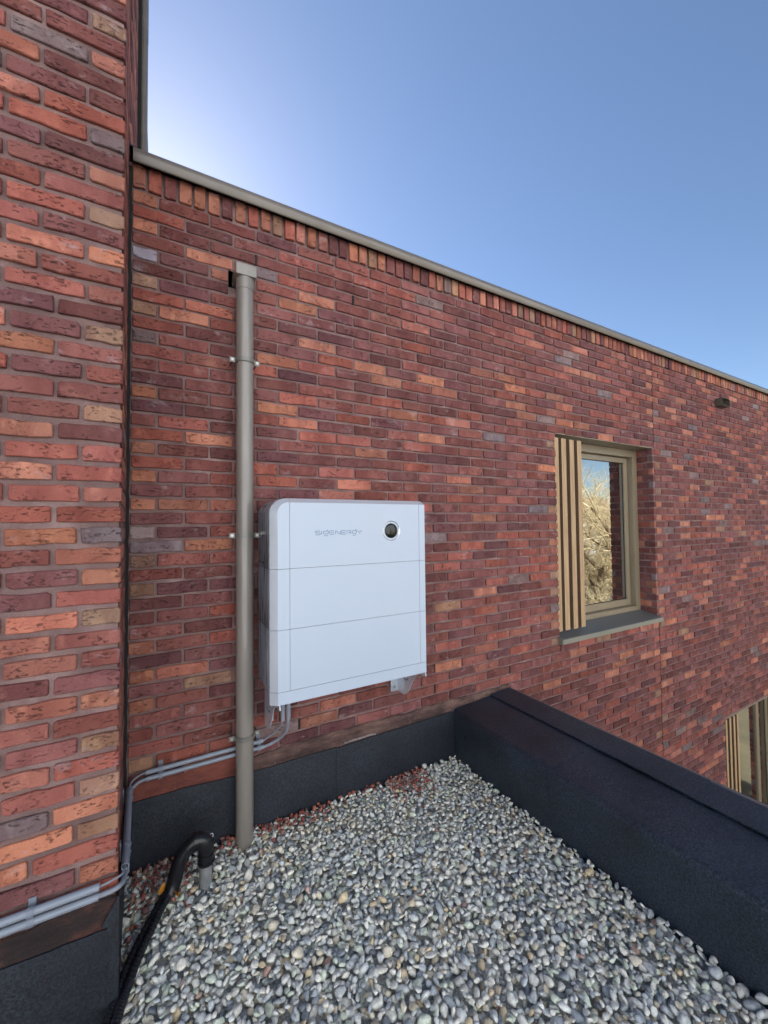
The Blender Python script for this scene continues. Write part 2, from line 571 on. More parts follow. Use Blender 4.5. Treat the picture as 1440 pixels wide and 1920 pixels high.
# ================================================================== main brick wall
COURSE, MOD = 0.0640, 0.22105
Z0 = 2.496
XL = -0.122
WX1 = 9.2
WIN = (2.745, 4.168, 0.60, 2.212)            # upper window opening x0 x1 z0 z1
LOW = (5.455, 7.30, -2.55, -0.700)           # lower window opening
HOLE = (0.292, 0.405, 2.702, 2.785)           # broken pocket behind the downpipe head

wall = empty('brick_wall', (0, 0, 0), 'long red brick wall behind the white box and downpipe', 'brick wall')


def wall_plate(name, y0, y1, cuts, x0, x1, z0, z1, mat, parent):
    """a slab with rectangular openings, split along the opening edges"""
    xs = sorted({x0, x1, *[c for q in cuts for c in q[:2]]})
    zs = sorted({z0, z1, *[c for q in cuts for c in q[2:]]})
    mb = MB()
    for i in range(len(xs) - 1):
        for k in range(len(zs) - 1):
            cx, cz = (xs[i] + xs[i + 1]) / 2, (zs[k] + zs[k + 1]) / 2
            if any(q[0] < cx < q[1] and q[2] < cz < q[3] for q in cuts):
                continue
            mb.box(xs[i], xs[i + 1], y0, y1, zs[k], zs[k + 1])
    me = mb.mesh(name, mat)
    bm = bmesh.new()
    bm.from_mesh(me)
    bmesh.ops.remove_doubles(bm, verts=bm.verts[:], dist=1e-5)
    seen = {}
    for f in bm.faces:
        k = tuple(round(c, 4) for c in f.calc_center_median())
        seen.setdefault(k, []).append(f)
    bmesh.ops.delete(bm, geom=[f for l in seen.values() if len(l) > 1 for f in l], context='FACES')
    bmesh.ops.recalc_face_normals(bm, faces=bm.faces[:])
    bm.to_mesh(me)
    bm.free()
    return part(name, me, None, parent)


wall_plate('mortar_bed', 0.0085, 0.30, [WIN, LOW, HOLE], -0.6, WX1, -3.4, 3.165, M_MORTAR, wall)

bricks = []          # x centre, z centre, width, height, tint
EXPJ = 4.187
for k in range(8, -93, -1):
    z = Z0 + k * COURSE
    even = k % 2 == 0
    # end positions (start of each brick) along the course
    js = [XL]
    x = -0.016 if even else 0.096
    while x < WX1:
        js.append(x)
        x += MOD
    spans = []
    for a, b in zip(js, js[1:] + [WX1]):
        cut = [(a, b)]
        if a < EXPJ - 0.02 < b - 0.04 and b > EXPJ + 0.02:
            cut = [(a, EXPJ), (EXPJ, b)]
        for a2, b2 in cut:
            spans.append((a2, b2))
    for a, b in spans:
        a, b = a + 0.0055 + random.uniform(-.0015, .0015), b - 0.0055 + random.uniform(-.0015, .0015)
        end = a < XL + 0.02 and (b - a) < 0.14
        segs = [(a, b)]
        for (x0, x1, z0, z1) in (WIN, LOW, HOLE):
            if z0 - 0.045 < z < z1 + 0.025:
                ns = []
                for p, q in segs:
                    if q <= x0 or p >= x1:
                        ns.append((p, q))
                        continue
                    if p < x0:
                        ns.append((p, x0 - 0.001))
                    if q > x1:
                        ns.append((x1 + 0.001, q))
                segs = ns
        for p, q in segs:
            if q - p < 0.03:
                continue
            if z < 0.24 and p < 2.1:
                continue
            if z < -3.36:
                continue
            e = end or (q - p < 0.12)
            h = 0.0515 + random.uniform(-.0022, .0018)
            col = tint(W_END if e else W_MAIN)
            bricks.append(((p + q) / 2, z, q - p, h, col))
# deliberately placed pale ones of the photograph: grey-white half brick by the corner
for i, (x, z, w, h, c) in enumerate(bricks):
    if x < -0.02 and w < 0.14 and abs(z - (Z0 + 4 * COURSE)) < 0.02:
        bricks[i] = (x, z, w, h, srgb(168, 160, 172))
    elif x < -0.02 and w < 0.14 and abs(z - (Z0 - 16 * COURSE)) < 0.02:
        bricks[i] = (x, z, w, h, srgb(150, 130, 128))
camv = Vector((0, -2.1, 1.4985))


def size_on_picture(b):
    v = Vector((b[0], 0, b[1])) - camv
    dep = v.dot(F_)
    if dep < 0.2:
        return 0
    px, pz = v.dot(R_) / dep * 751.4, v.dot(D_) / dep * 751.4
    if abs(px) > 740 or abs(pz) > 980:
        return 0
    return b[2] * b[3] / v.length ** 2 * (2.1 / v.length)


bricks.sort(key=size_on_picture, reverse=True)
for x, z, w, h, c in bricks[:300]:
    put_brick('brick', wall, x, 0, z, w, h, c)
fld = Field()
for x, z, w, h, c in bricks[300:]:
    fld.add(x, 0, z, w, h, c)
fld.build('brick_field', wall)

# soldier course under the roof edge
x = XL + 0.004
i = 0
while x < WX1 - 0.06:
    w = 0.0500 + random.uniform(-.003, .003)
    put_brick('soldier_brick', wall, x + w / 2, -0.008, 3.099 + random.uniform(-.003, .003), w, 0.104, tint(W_SOLD), jitter=0.8)
    x += 0.0632
    i += 1

# reveal bricks beside the windows (faces towards -x)
rev = Field()
for (x0, x1, z0, z1), yd in ((WIN, 0.16), (LOW, 0.16)):
    for k in range(8, -92, -1):
        z = Z0 + k * COURSE
        if not (z0 - 0.02 < z < z1 - 0.015):
            continue
        if k % 2:
            parts_ = [(0.004, 0.099), (0.110, yd + 0.02)]
        else:
            parts_ = [(0.004, 0.045), (0.056, yd + 0.02)]
        for p, q in parts_:
            rev.add(x1 - 0.006, (p + q) / 2, z, q - p, 0.0515, tint(W_MAIN if random.random() < .75 else W_END), rz=-PI / 2)
rev.build('reveal_brick', wall)

# flat steel lintel strips over the openings, folded: a sheet with a small front lip
for (x0, x1, z0, z1) in (WIN, LOW):
    m = MB().prism([(0.004, z1 - 0.004), (0.004, z1 + 0.006), (0.010, z1 + 0.006), (0.010, z1 + 0.001), (0.158, z1 + 0.001), (0.158, z1 - 0.004)], 'x', x0 - 0.004, x1 - 0.002)
    part('lintel_strip', m.mesh('lintel_strip', M_FRAME), None, wall)

# dark seams: movement joint and tower joint
def crack(name, x, w, z0, z1, y0, parent, mat=M_DARK):
    mb = MB()
    n = int((z1 - z0) / 0.032)
    pts = [(x + random.uniform(-.0015, .0015), z0 + (z1 - z0) * i / n) for i in range(n + 1)]
    L = [(px - w / 2 + random.uniform(-.001, .001), y0, z) for px, z in pts]
    R = [(px + w / 2 + random.uniform(-.001, .001), y0, z) for px, z in pts]
    Lb = [(a, y0 + 0.02, c) for a, b, c in L]
    Rb = [(a, y0 + 0.02, c) for a, b, c in R]
    n += 1
    v = L + R + Lb + Rb
    f = []
    for i in range(n - 1):
        f += [(i, n + i, n + i + 1, i + 1), (i, i + 1, 2 * n + i + 1, 2 * n + i), (n + i, 3 * n + i, 3 * n + i + 1, n + i + 1)]
    mb.add(v, f)
    return part(name, mb.mesh(name, mat), None, parent)


crack('movement_joint', EXPJ, 0.005, 2.24, 3.04, 0.0045, wall)
crack('movement_joint', EXPJ, 0.005, -2.2, 0.52, 0.0045, wall)

# open weep joints (black vertical slots between bricks)
for x, z in ((0.316, 2.880), (1.529, 0.64 - 0.06), (0.648, 0.448), (1.62, 0.448), (2.30, 0.448), (3.41, 2.88), (1.09, 2.816)):
    k = round((z - Z0) / COURSE)
    z = Z0 + k * COURSE
    x0 = -0.016 if k % 2 == 0 else 0.096
    x = x0 + round((x - x0) / MOD) * MOD
    m = MB().box(x - 0.005, x + 0.005, 0.002, 0.03, z - 0.027, z + 0.027)
    part('weep_slot', m.mesh('weep_slot', M_DARK), None, wall)

# pocket behind the downpipe head: a rough dark recess
m = MB()
x0, x1, z0, z1 = HOLE
m.add([(x0, 0.006, z0), (x1, 0.006, z0), (x1, 0.006, z1), (x0, 0.006, z1), (x0, 0.2, z0), (x1, 0.2, z0), (x1, 0.2, z1), (x0, 0.2, z1)],
      [(0, 1, 5, 4), (1, 2, 6, 5), (2, 3, 7, 6), (3, 0, 4, 7), (4, 5, 6, 7)])
part('pocket', m.mesh('pocket', M_DARK, False), None, wall)

# mortar smear band above the felt, ragged edges
def ragged_band(name, mat, parent, x0, x1, zlo, zhi, y, amp, thick=0.006, axis='x'):
    n = max(4, int((x1 - x0) / 0.018))
    vb, vt = [], []
    a, b = 0.0, 0.0
    for i in range(n + 1):
        t = i / n
        a = a * 0.8 + random.gauss(0, amp * 0.5)
        b = b * 0.8 + random.gauss(0, amp * 0.5)
        u = x0 + (x1 - x0) * t
        l = zlo(u) + a * 0.6
        h = max(l + 0.004, zhi(u) + b)
        vb.append((u, l))
        vt.append((u, h))
    P = (lambda u, yy, z: (u, yy, z)) if axis == 'x' else (lambda u, yy, z: (yy, u, z))
    back = y + thick if axis == 'x' else y - thick
    v = [P(u, y, z) for u, z in vb] + [P(u, y, z) for u, z in vt] + [P(u, back, z + 0.004) for u, z in vt] + [P(u, back, z - 0.004) for u, z in vb]
    n += 1
    f = []
    for i in range(n - 1):
        f += [(i, i + 1, n + i + 1, n + i), (n + i, n + i + 1, 2 * n + i + 1, 2 * n + i), (3 * n + i, 3 * n + i + 1, i + 1, i)]
    f += [(0, n, 2 * n, 3 * n), (n - 1, 4 * n - 1, 3 * n - 1, 2 * n - 1)]
    return part(name, MB().add(v, f).mesh(name, mat), None, parent)


ragged_band('mortar_smear', M_FILLET, wall, 0.33, 1.30, lambda u: 0.26, lambda u: 0.355, -0.0035, 0.006)
ragged_band('mortar_smear', M_FILLET, wall, 1.302, 2.172, lambda u: 0.27, lambda u: 0.352 + 0.008 * math.sin(u * 9), -0.0045, 0.006)
ragged_band('mortar_smear', M_REDBR, wall, -0.10, 0.33, lambda u: 0.27, lambda u: 0.372, -0.0025, 0.003)
ragged_band('lime_mark', plain('lime_splash', srgb(124, 112, 112), 0.9, 0, 0.4, 60), wall, 0.90, 1.10, lambda u: 0.282, lambda u: 0.285, -0.0098, 0.004, 0.004)

# ================================================================== tower: the nearer wall on the left
TY, TX = -0.55, -0.1105
TC = 0.0647
tower = empty('brick_tower', (-0.5, TY, 0), 'nearer red brick wall projecting at the left edge of the picture', 'brick wall')
tm = MB()
tm.add([(-2.2, TY + 0.0105, -3.4), (TX - 0.007, TY + 0.0105, -3.4), (TX - 0.028, 0.0, -3.4), (TX - 0.028, 4.0, -3.4), (-2.2, 4.0, -3.4),
        (-2.2, TY + 0.0105, 5.6), (TX - 0.007, TY + 0.0105, 5.6), (TX - 0.028, 0.0, 5.6), (TX - 0.028, 4.0, 5.6), (-2.2, 4.0, 5.6)],
       [(0, 1, 6, 5), (1, 2, 7, 6), (2, 3, 8, 7), (3, 4, 9, 8), (4, 0, 5, 9), (5, 6, 7, 8, 9)])
part('mortar_bed', tm.mesh('mortar_bed', M_MORTAR), None, tower)
far_field = Field()
ZT = 1.4736
for k in range(-30, 62):
    z = ZT + k * TC
    if z < 0.24 or z > 5.5:
        continue
    B = k % 2 == 0
    if z > 2.2:
        j0, mod = (-0.211, 0.2) if B else (-0.326, 0.2)
    elif z < 0.55:
        j0, mod = (-0.216, 0.19) if B else (-0.326, 0.19)
    else:
        j0, mod = (-0.218, 0.179) if B else (-0.283, 0.179)
    j0 += random.uniform(-.004, .004)
    xs = [TX, j0]
    while xs[-1] > -1.1:
        xs.append(xs[-1] - mod + random.uniform(-.003, .003))
    for i, (b, a) in enumerate(zip(xs, xs[1:])):
        p, q = a + 0.006, b - (0.0 if i == 0 else 0.006)
        h = 0.0475 + random.uniform(-.002, .002)
        col = tint(W_TEND if (i == 0 and B) else W_TOWER)
        if q < -0.62 or z > 3.9:
            far_field.add((p + q) / 2, TY, z, q - p, h, col)
        else:
            put_brick('brick', tower, (p + q) / 2, TY, z, q - p, h, col, jitter=1.4)
far_field.build('brick_field', tower)
# return face, slightly out of square, seen at a grazing angle
ret = Field()
ang = math.atan2(0.021, 0.55)
for k in range(-30, 62):
    z = ZT + k * TC
    if z < 0.24 or z > 5.5:
        continue
    y = TY + 0.014
    first = 0.205 if k % 2 == 0 else 0.095
    ylim = -0.012 if z < 3.16 else 0.60
    while y < ylim - 0.03:
        L = min(first, ylim - y)
        first = 0.205
        yc = y + L / 2
        xx = TX - 0.0018 - (yc - TY) * math.tan(ang) if yc < 0 else TX - 0.0215
        ret.add(xx, yc, z, L, 0.0475, tint(W_TEND if y < TY + 0.02 else W_TOWER), rz=PI / 2 + (ang if yc < 0 else 0))
        y += L + 0.0115
ret.build('return_brick', tower)
crack('corner_joint', -0.1265, 0.011, 0.30, 3.14, -0.0015, tower)
ragged_band('tar_smear', M_TAR, tower, -1.2, TX - 0.001, lambda u: 0.245, lambda u: 0.338 + 0.01 * math.sin(u * 23), TY - 0.0035, 0.006)
# trim and downpipe on the tower above the roof
m = MB().box(TX - 0.022, TX - 0.004, 0.612, 0.70, 3.22, 5.6)
part('dark_edge', m.mesh('dark_edge', M_DARK), None, tower)
tp = MB().tube([(TX + 0.003, 0.70, 3.215), (TX + 0.003, 0.70, 4.52)], 0.0245, 20)
tp.tube([(TX + 0.003, 0.70, 4.50), (TX + 0.003, 0.70, 5.6)], 0.0258, 20)
t_pipe = part('tower_downpipe', tp.mesh('tower_downpipe', M_ZINC), None)
tag(t_pipe, 'slim pale metal downpipe above the roof edge, against the sky', 'downpipe')

# ================================================================== roof edge trim
trim = empty('roof_edge_trim', (0, 0, 3.17), 'bronze grey rounded metal trim along the top of the long wall', 'roof trim')
prof = [(-0.040, 3.134), (-0.044, 3.132), (-0.047, 3.136), (-0.055, 3.150), (-0.0585, 3.164), (-0.057, 3.178), (-0.051, 3.190), (-0.041, 3.199), (-0.028, 3.205), (-0.010, 3.210), (0.32, 3.222), (0.32, 3.215), (-0.012, 3.203), (-0.036, 3.192), (-0.048, 3.176), (-0.049, 3.160), (-0.041, 3.142)]
ends = [XL + 0.006, 1.091, 3.326, 4.856, 6.48, 8.1, WX1]
for a, b in zip(ends, ends[1:]):
    m = MB().prism(prof, 'x', a + 0.0012, b - 0.0012)
    m.sm = [len(f) == 4 for f in m.f]
    me = m.mesh('trim_length', M_ZINC)
    part('trim_length', me, None, trim)
    if b < WX1:
        c2 = [(y - 0.0012, z + 0.0006) for y, z in prof]
        c = MB().prism(c2, 'x', b - 0.02, b + 0.02)
        part('trim_joint', c.mesh('trim_joint', M_ZINC), None, trim)
m = MB().box(XL + 0.008, WX1, -0.006, 0.31, 3.158, 3.172)
part('dark_gap', m.mesh('dark_gap', M_DARK), None, trim)
roof = MB().box(-0.13, WX1, 0.322, 9.0, 3.0, 3.19)
roof_o = part('flat_roof', roof.mesh('flat_roof', M_FELT), None)
roof_o['kind'] = 'structure'
# loose felt corner at the tower foot, on the roof edge
m = MB()
n = 12
pl, ph = [], []
for i in range(n + 1):
    t = i / n
    px_ = -0.132 + 0.125 * t
    pl.append((px_, -0.020 + 0.03 * t, 3.212 + 0.016 * (1 - t) + random.uniform(-.002, .002)))
    ph.append((px_, 0.5, 3.232 + 0.004 * math.sin(9 * t)))
v = pl + ph + [(a, b, c - 0.006) for a, b, c in pl] + [(a, b, c - 0.006) for a, b, c in ph]
f = []
for i in range(n):
    f += [(i, i + 1, n + 2 + i, n + 1 + i), (2 * n + 2 + i, 2 * n + 3 + i, 3 * n + 4 + i, 3 * n + 3 + i), (i, 2 * n + 2 + i, 2 * n + 3 + i, i + 1)]
f += [(n, 2 * n + 1, 4 * n + 3, 3 * n + 2)]
o = part('felt_flap', m.add(v, f).mesh('felt_flap', M_FELT2), None)
tag(o, 'scrap of black felt lying on the roof edge beside the tower', 'roofing felt')

# inside of the building, so that windows look into dim rooms
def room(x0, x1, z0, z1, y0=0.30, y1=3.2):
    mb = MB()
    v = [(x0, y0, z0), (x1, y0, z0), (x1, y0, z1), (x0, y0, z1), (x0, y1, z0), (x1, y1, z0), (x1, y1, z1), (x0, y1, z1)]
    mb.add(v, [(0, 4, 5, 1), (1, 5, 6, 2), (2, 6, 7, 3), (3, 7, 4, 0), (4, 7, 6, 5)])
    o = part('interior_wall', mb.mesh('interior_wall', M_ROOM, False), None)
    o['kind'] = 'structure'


room(2.3, 5.0, 0.3, 2.9)
room(5.1, 8.2, -3.2, -0.2)

# ================================================================== gravel roof, parapet and upstands
deck = MB().box(-2.2, 1.72, -3.4, 0.0, -0.30, -0.075)
o = part('roof_deck', deck.mesh('roof_deck', M_FELT2), None)
o['kind'] = 'structure'


def sheet(name, mat, parent, prof, y0, y1, th=0.004, nsub=14, jit=0.0012, ends=True):
    """a felt sheet: a profile (x,z) laid along y with slight unevenness"""
    ny = max(2, int((y1 - y0) / 0.06))
    top, und = [], []
    n = len(prof)
    nor = []
    for i in range(n):
        a, b = Vector(prof[max(i - 1, 0)]), Vector(prof[min(i + 1, n - 1)])
        d = (b - a).normalized()
        nor.append(Vector((-d.y, d.x)))
    for j in range(ny + 1):
        y = y0 + (y1 - y0) * j / ny
        for i in range(n):
            q = Vector(prof[i]) + nor[i] * (math.sin(y * 7 + i * 1.3) * jit * 0.6 + random.uniform(-jit, jit) * 0.5)
            top.append((q.x, y, q.y))
            q2 = q - nor[i] * th
            und.append((q2.x, y, q2.y))
    off = len(top)
    f = []
    for j in range(ny):
        for i in range(n - 1):
            a, b, c, d = j * n + i, j * n + i + 1, (j + 1) * n + i + 1, (j + 1) * n + i
            f += [(a, b, c, d), (off + a, off + d, off + c, off + b)]
    mb = MB().add(top + und, f, True)
    allv = top + und
    for j in range(ny):
        for i in (0, n - 1):
            q = (j * n + i, (j + 1) * n + i, off + (j + 1) * n + i, off + j * n + i)
            mb.add([allv[t] for t in q], [(0, 1, 2, 3)])
    for j in (0, ny):
        for i in range(n - 1):
            q = (j * n + i, j * n + i + 1, off + j * n + i + 1, off + j * n + i)
            mb.add([allv[t] for t in q], [(0, 1, 2, 3)])
    return part(name, mb.mesh(name, mat), None, parent)


par = empty('parapet', (1.92, -1.5, 0), 'low black felt covered parapet on the right of the gravel', 'parapet')
core = MB().box(1.682, 2.165, -3.4, -0.008, -3.3, 0.255)
part('core', core.mesh('core', M_DARK), None, par)
XI = 1.670
prof_in = [(XI + 0.004, -0.10), (XI, 0.02), (XI, 0.14), (XI, 0.245)] + [(XI + 0.030 - 0.030 * math.cos(t), 0.261 + 0.028 * math.sin(t)) for t in np.linspace(0.12, PI / 2, 7)] + [(1.80, 0.2945), (1.90, 0.300), (2.035, 0.305)]
prof_in = prof_in[::-1]
for a, b, lift in ((-0.742, -0.004, 0.0040), (-1.765, -0.736, 0.0), (-3.4, -1.757, 0.0036)):
    pr = [(x - (lift if z < 0.26 else 0), z + (lift if z > 0.26 else 0)) for x, z in prof_in]
    sheet('roofing_sheet', M_FELT, par, pr, a, b, th=0.0026, jit=0.0012)
strip = [(2.166, 0.321), (2.12, 0.3195), (2.05, 0.3155), (1.9955, 0.3110)]
for a, b, l in ((-1.205, -0.004, 0.0035), (-3.4, -1.198, 0.0)):
    sheet('edge_strip', M_FELT, par, [(x, z + l) for x, z in strip], a, b, th=0.0065, jit=0.0011)
m = MB().prism([(2.160, 0.235), (2.186, 0.235), (2.189, 0.315), (2.186, 0.329), (2.176, 0.331), (2.168, 0.326), (2.166, 0.318), (2.160, 0.316)], 'y', -3.4, -0.004)
# prism along y takes (x, z)
part('edge_trim', m.mesh('edge_trim', plain('grey_edge_trim', srgb(112, 106, 104), 0.5, 0.2, 0.06, 10)), None, par)

ups = empty('wall_upstand', (0.8, -0.01, 0), 'black felt upstand along the foot of the long brick wall', 'roofing felt')


def upstand(name, parent, x0, x1, zt, y, th=0.006, lift=0.0):
    n = max(3, int((x1 - x0) / 0.035))
    rows = [-0.10, 0.0, 0.10, 0.2, None]
    v = []
    for r in rows:
        for i in range(n + 1):
            x = x0 + (x1 - x0) * i / n
            z = zt(x) + (random.uniform(-.002, .002)) if r is None else r
            wob = 0 if r is None else 0.0012 * math.sin(x * 11 + (r or 0) * 20) + random.uniform(-.0006, .0006)
            v.append((x, y - lift + wob, z))
    m = n + 1
    b = len(v)
    v += [(x, yy + th, z) for x, yy, z in v]
    f = []
    for r in range(len(rows) - 1):
        for i in range(n):
            a = r * m + i
            f += [(a, a + 1, a + m + 1, a + m), (b + a, b + a + m, b + a + m + 1, b + a + 1)]
    mb = MB().add(v, f, True)
    t = (len(rows) - 1) * m
    for i in range(n):
        mb.add([v[q] for q in (t + i, t + i + 1, b + t + i + 1, b + t + i)], [(0, 1, 2, 3)])
    for r in range(len(rows) - 1):
        for i in (0, n):
            a = r * m + i
            mb.add([v[q] for q in (a, a + m, b + a + m, b + a)], [(0, 1, 2, 3)])
    return part(name, mb.mesh(name, M_FELT2), None, parent)


upstand('felt_sheet', ups, -0.113, 0.858, lambda x: 0.300 - 0.022 * max(0, min(1, (x - 0.1) / 0.3)), -0.011)
upstand('felt_sheet', ups, 0.850, XI - 0.002, lambda x: 0.272 + 0.016 * (x - 0.85), -0.011, lift=0.003)

tups = empty('tower_upstand', (-0.4, TY - 0.01, 0), 'black felt upstand wrapped round the foot of the left brick tower', 'roofing felt')
upstand('felt_sheet', tups, -1.2, -0.128, lambda x: 0.255 - 0.03 * (x + 0.13), TY - 0.010)
# overlapping corner sheet folded round the arris
cm = MB()
poly = [(-0.134, -0.10), (-0.134, 0.262), (-0.152, 0.271), (-0.106, 0.345), (-0.106, -0.10)]
cm.prism(poly, 'y', TY - 0.0145, TY - 0.0105)
part('corner_patch', cm.mesh('corner_patch', M_FELT2), None, tups)
cm = MB()
cm.add([(-0.1045, TY - 0.0145, -0.1), (-0.1045, TY - 0.0145, 0.345), (-0.1225, -0.013, 0.31), (-0.1225, -0.013, -0.1), (-0.111, TY - 0.010, -0.1), (-0.111, TY - 0.010, 0.345), (-0.129, -0.013, 0.31), (-0.129, -0.013, -0.1)],
       [(0, 1, 2, 3), (4, 7, 6, 5), (1, 5, 6, 2), (0, 4, 5, 1), (3, 2, 6, 7)])
part('return_sheet', cm.mesh('return_sheet', M_FELT2), None, tups)

# ------------------------------------------------------------------ pebbles
def ico(sub, seed):
    bm = bmesh.new()
    bmesh.ops.create_icosphere(bm, subdivisions=sub, radius=1.0)
    r = np.random.default_rng(seed)
    v = np.array([q.co[:] for q in bm.verts])
    dirs = r.normal(size=(9, 3))
    dirs /= np.linalg.norm(dirs, axis=1)[:, None]
    cuts = r.uniform(0.42, 0.86, 9)
    for d, c in zip(dirs, cuts):
        s = v @ d
        over = np.maximum(0, s - c)
        v = v - 0.85 * over[:, None] * d[None, :]
    ph = r.uniform(0, 6.28, 6)
    v *= (1 + 0.06 * np.sin(2.3 * v[:, 0] + ph[0]) + 0.06 * np.sin(2.9 * v[:, 1] + ph[1]) + 0.05 * np.sin(3.1 * v[:, 2] + ph[2]))[:, None]
    f = np.array([[q.index for q in t.verts] for t in bm.faces])
    bm.free()
    return v, f


def ico_sharp(seed):
    bm = bmesh.new()
    bmesh.ops.create_icosphere(bm, subdivisions=2, radius=1.0)
    r = np.random.default_rng(seed)
    v = np.array([q.co[:] for q in bm.verts])
    for _ in range(11):
        d = r.normal(size=3)
        d /= np.linalg.norm(d)
        c = r.uniform(0.5, 0.85)
        over = np.maximum(0, v @ d - c)
        v = v - over[:, None] * d[None, :]
    f = np.array([[q.index for q in t.verts] for t in bm.faces])
    bm.free()
    return v, f


TPL = {1: [ico(1, s) for s in range(10)], 2: [ico(2, s) for s in range(14)], 'sharp': [ico_sharp(s) for s in range(8)]}
PCOL = [((222, 218, 206), 22), ((200, 199, 190), 24), ((172, 174, 170), 22), ((144, 148, 148), 12), ((108, 113, 116), 8), ((76, 80, 84), 4), ((204, 195, 174), 7), ((172, 156, 128), 3.5), ((130, 122, 106), 5), ((160, 166, 152), 11), ((146, 120, 108), 0.8)]
PW = np.array([w for _, w in PCOL], float)
PW /= PW.sum()


def visible_xy(x, y, pad):
    """is this spot on the gravel inside the picture, with a margin in pixels"""
    v = Vector((x, y, 0.0)) - camv
    dep = v.dot(F_)
    if dep < 0.3:
        return None
    px, py = 720 + v.dot(R_) / dep * 751.4, 960 + v.dot(D_) / dep * 751.4
    if -pad < px < 1440 + pad and py < 1920 + pad:
        return dep
    return None


GX0, GX1, GY0, GY1, RES = -0.125, 1.668, -2.6, -0.012, 0.004
NX, NY = int((GX1 - GX0) / RES), int((GY1 - GY0) / RES)
hm = np.full((NX, NY), -0.055)
stones = []


def lid(r, g_, bl, k):
    c = srgb(r, g_, bl, k)
    m = max(c[:3])
    q = 0.86 * (1 - math.exp(-m / 0.62)) / m if m > 0 else 1
    return (c[0] * q, c[1] * q, c[2] * q, 1)


def rand_rot(tilt):
    return (Matrix.Rotation(random.uniform(0, 2 * PI), 3, 'Z') @ Matrix.Rotation(random.gauss(0, tilt), 3, 'X') @ Matrix.Rotation(random.gauss(0, tilt), 3, 'Y'))


CAP = [9.0]


def drop(x, y, a, b, c, kind, col, tilt, depth):
    R = np.array(rand_rot(tilt))
    A = R @ np.diag([a * a, b * b, c * c]) @ R.T          # ellipsoid covariance
    ex, ey = math.sqrt(A[0, 0]), math.sqrt(A[1, 1])
    x = min(max(x, GX0 + ex * 0.9), GX1 - ex * 0.9)
    y = min(y, GY1 - ey * 0.9)
    i0, i1 = max(0, int((x - ex - GX0) / RES)), min(NX, int((x + ex - GX0) / RES) + 1)
    j0, j1 = max(0, int((y - ey - GY0) / RES)), min(NY, int((y + ey - GY0) / RES) + 1)
    if i1 <= i0 or j1 <= j0:
        return
    gx = GX0 + (np.arange(i0, i1) + 0.5) * RES - x
    gy = GY0 + (np.arange(j0, j1) + 0.5) * RES - y
    P = np.linalg.inv(A)
    X, Y = np.meshgrid(gx, gy, indexing='ij')
    # solve P33 z^2 + 2 (P13 x + P23 y) z + q = 0
    bq = (P[0, 2] * X + P[1, 2] * Y) / P[2, 2]
    cq = (P[0, 0] * X * X + 2 * P[0, 1] * X * Y + P[1, 1] * Y * Y - 1) / P[2, 2]
    disc = bq * bq - cq
    mask = disc > 0
    if not mask.any():
        return
    rt = np.sqrt(np.where(mask, disc, 0))
    top, bot = -bq + rt, -bq - rt
    sub = hm[i0:i1, j0:j1]
    need = np.where(mask, sub - bot, -9)
    lim = need[mask]
    z = float(np.percentile(lim, 82))
    if z + float(top[mask].max()) > CAP[0]:
        return
    hm[i0:i1, j0:j1] = np.where(mask, np.maximum(sub, z + top), sub)
    stones.append((x, y, z, a, b, c, R, kind, col, depth, i0, i1, j0, j1, mask, top))


def drop_random(n, smin, smax):
    made = 0
    tries = 0
    while made < n and tries < n * 12:
        tries += 1
        best = None
        for _ in range(3):
            x, y = random.uniform(GX0, GX1), random.uniform(GY0, GY1)
            d = visible_xy(x, y, 60)
            if d is None:
                d = 9.0
            i, j = min(NX - 1, int((x - GX0) / RES)), min(NY - 1, int((y - GY0) / RES))
            hh = hm[max(0, i - 2):i + 3, max(0, j - 2):j + 3].mean()
            if best is None or hh < best[0]:
                best = (hh, x, y, d)
        if best is None:
            continue
        _, x, y, d = best
        a = min(smax, max(smin, random.lognormvariate(math.log(0.0150), 0.34)))
        b = a * random.uniform(0.55, 0.95)
        c = b * random.uniform(0.42, 0.82)
        ci = rng.choice(len(PCOL), p=PW)
        r, g_, bl = PCOL[ci][0]
        t = random.uniform(0.85, 1.12)
        drop(x, y, a, b, c, 2 if d < 1.95 else 1, lid(min(235, r * t), min(235, g_ * t), min(230, bl * t), 2.5), 0.36, d)
        made += 1


drop_random(9000, 0.0085, 0.024)
CAP[0] = float(np.percentile(hm, 90)) + 0.014
drop_random(6000, 0.008, 0.021)
CAP[0] = float(np.percentile(hm, 90)) + 0.008
drop_random(6000, 0.006, 0.0125)
CAP[0] = float(np.percentile(hm, 90)) + 0.017
# red brick shards along the foot of the wall
RED_C = [(164, 92, 80), (144, 80, 72), (182, 112, 96), (128, 84, 80), (150, 110, 102)]
for (x0, x1, y0, n) in ((0.40, 0.78, -0.06, 110), (1.14, 1.40, -0.12, 150), (-0.10, 0.12, -0.14, 170), (0.12, 0.33, -0.05, 34), (0.78, 1.16, -0.03, 24), (-0.11, -0.05, -0.5, 26)):
    for _ in range(n):
        x = random.uniform(x0, x1)
        y = -0.014 - abs(random.gauss(0, 1)) * abs(y0) * 0.8
        if y0 == -0.5:
            y = random.uniform(-0.5, -0.05)
        a = random.uniform(0.007, 0.017)
        r, g_, bl = random.choice(RED_C)
        drop(x, y, a, a * random.uniform(.55, .9), a * random.uniform(.4, .75), 'sharp', srgb(r, g_, bl, 0.9), 0.6, 1.0)

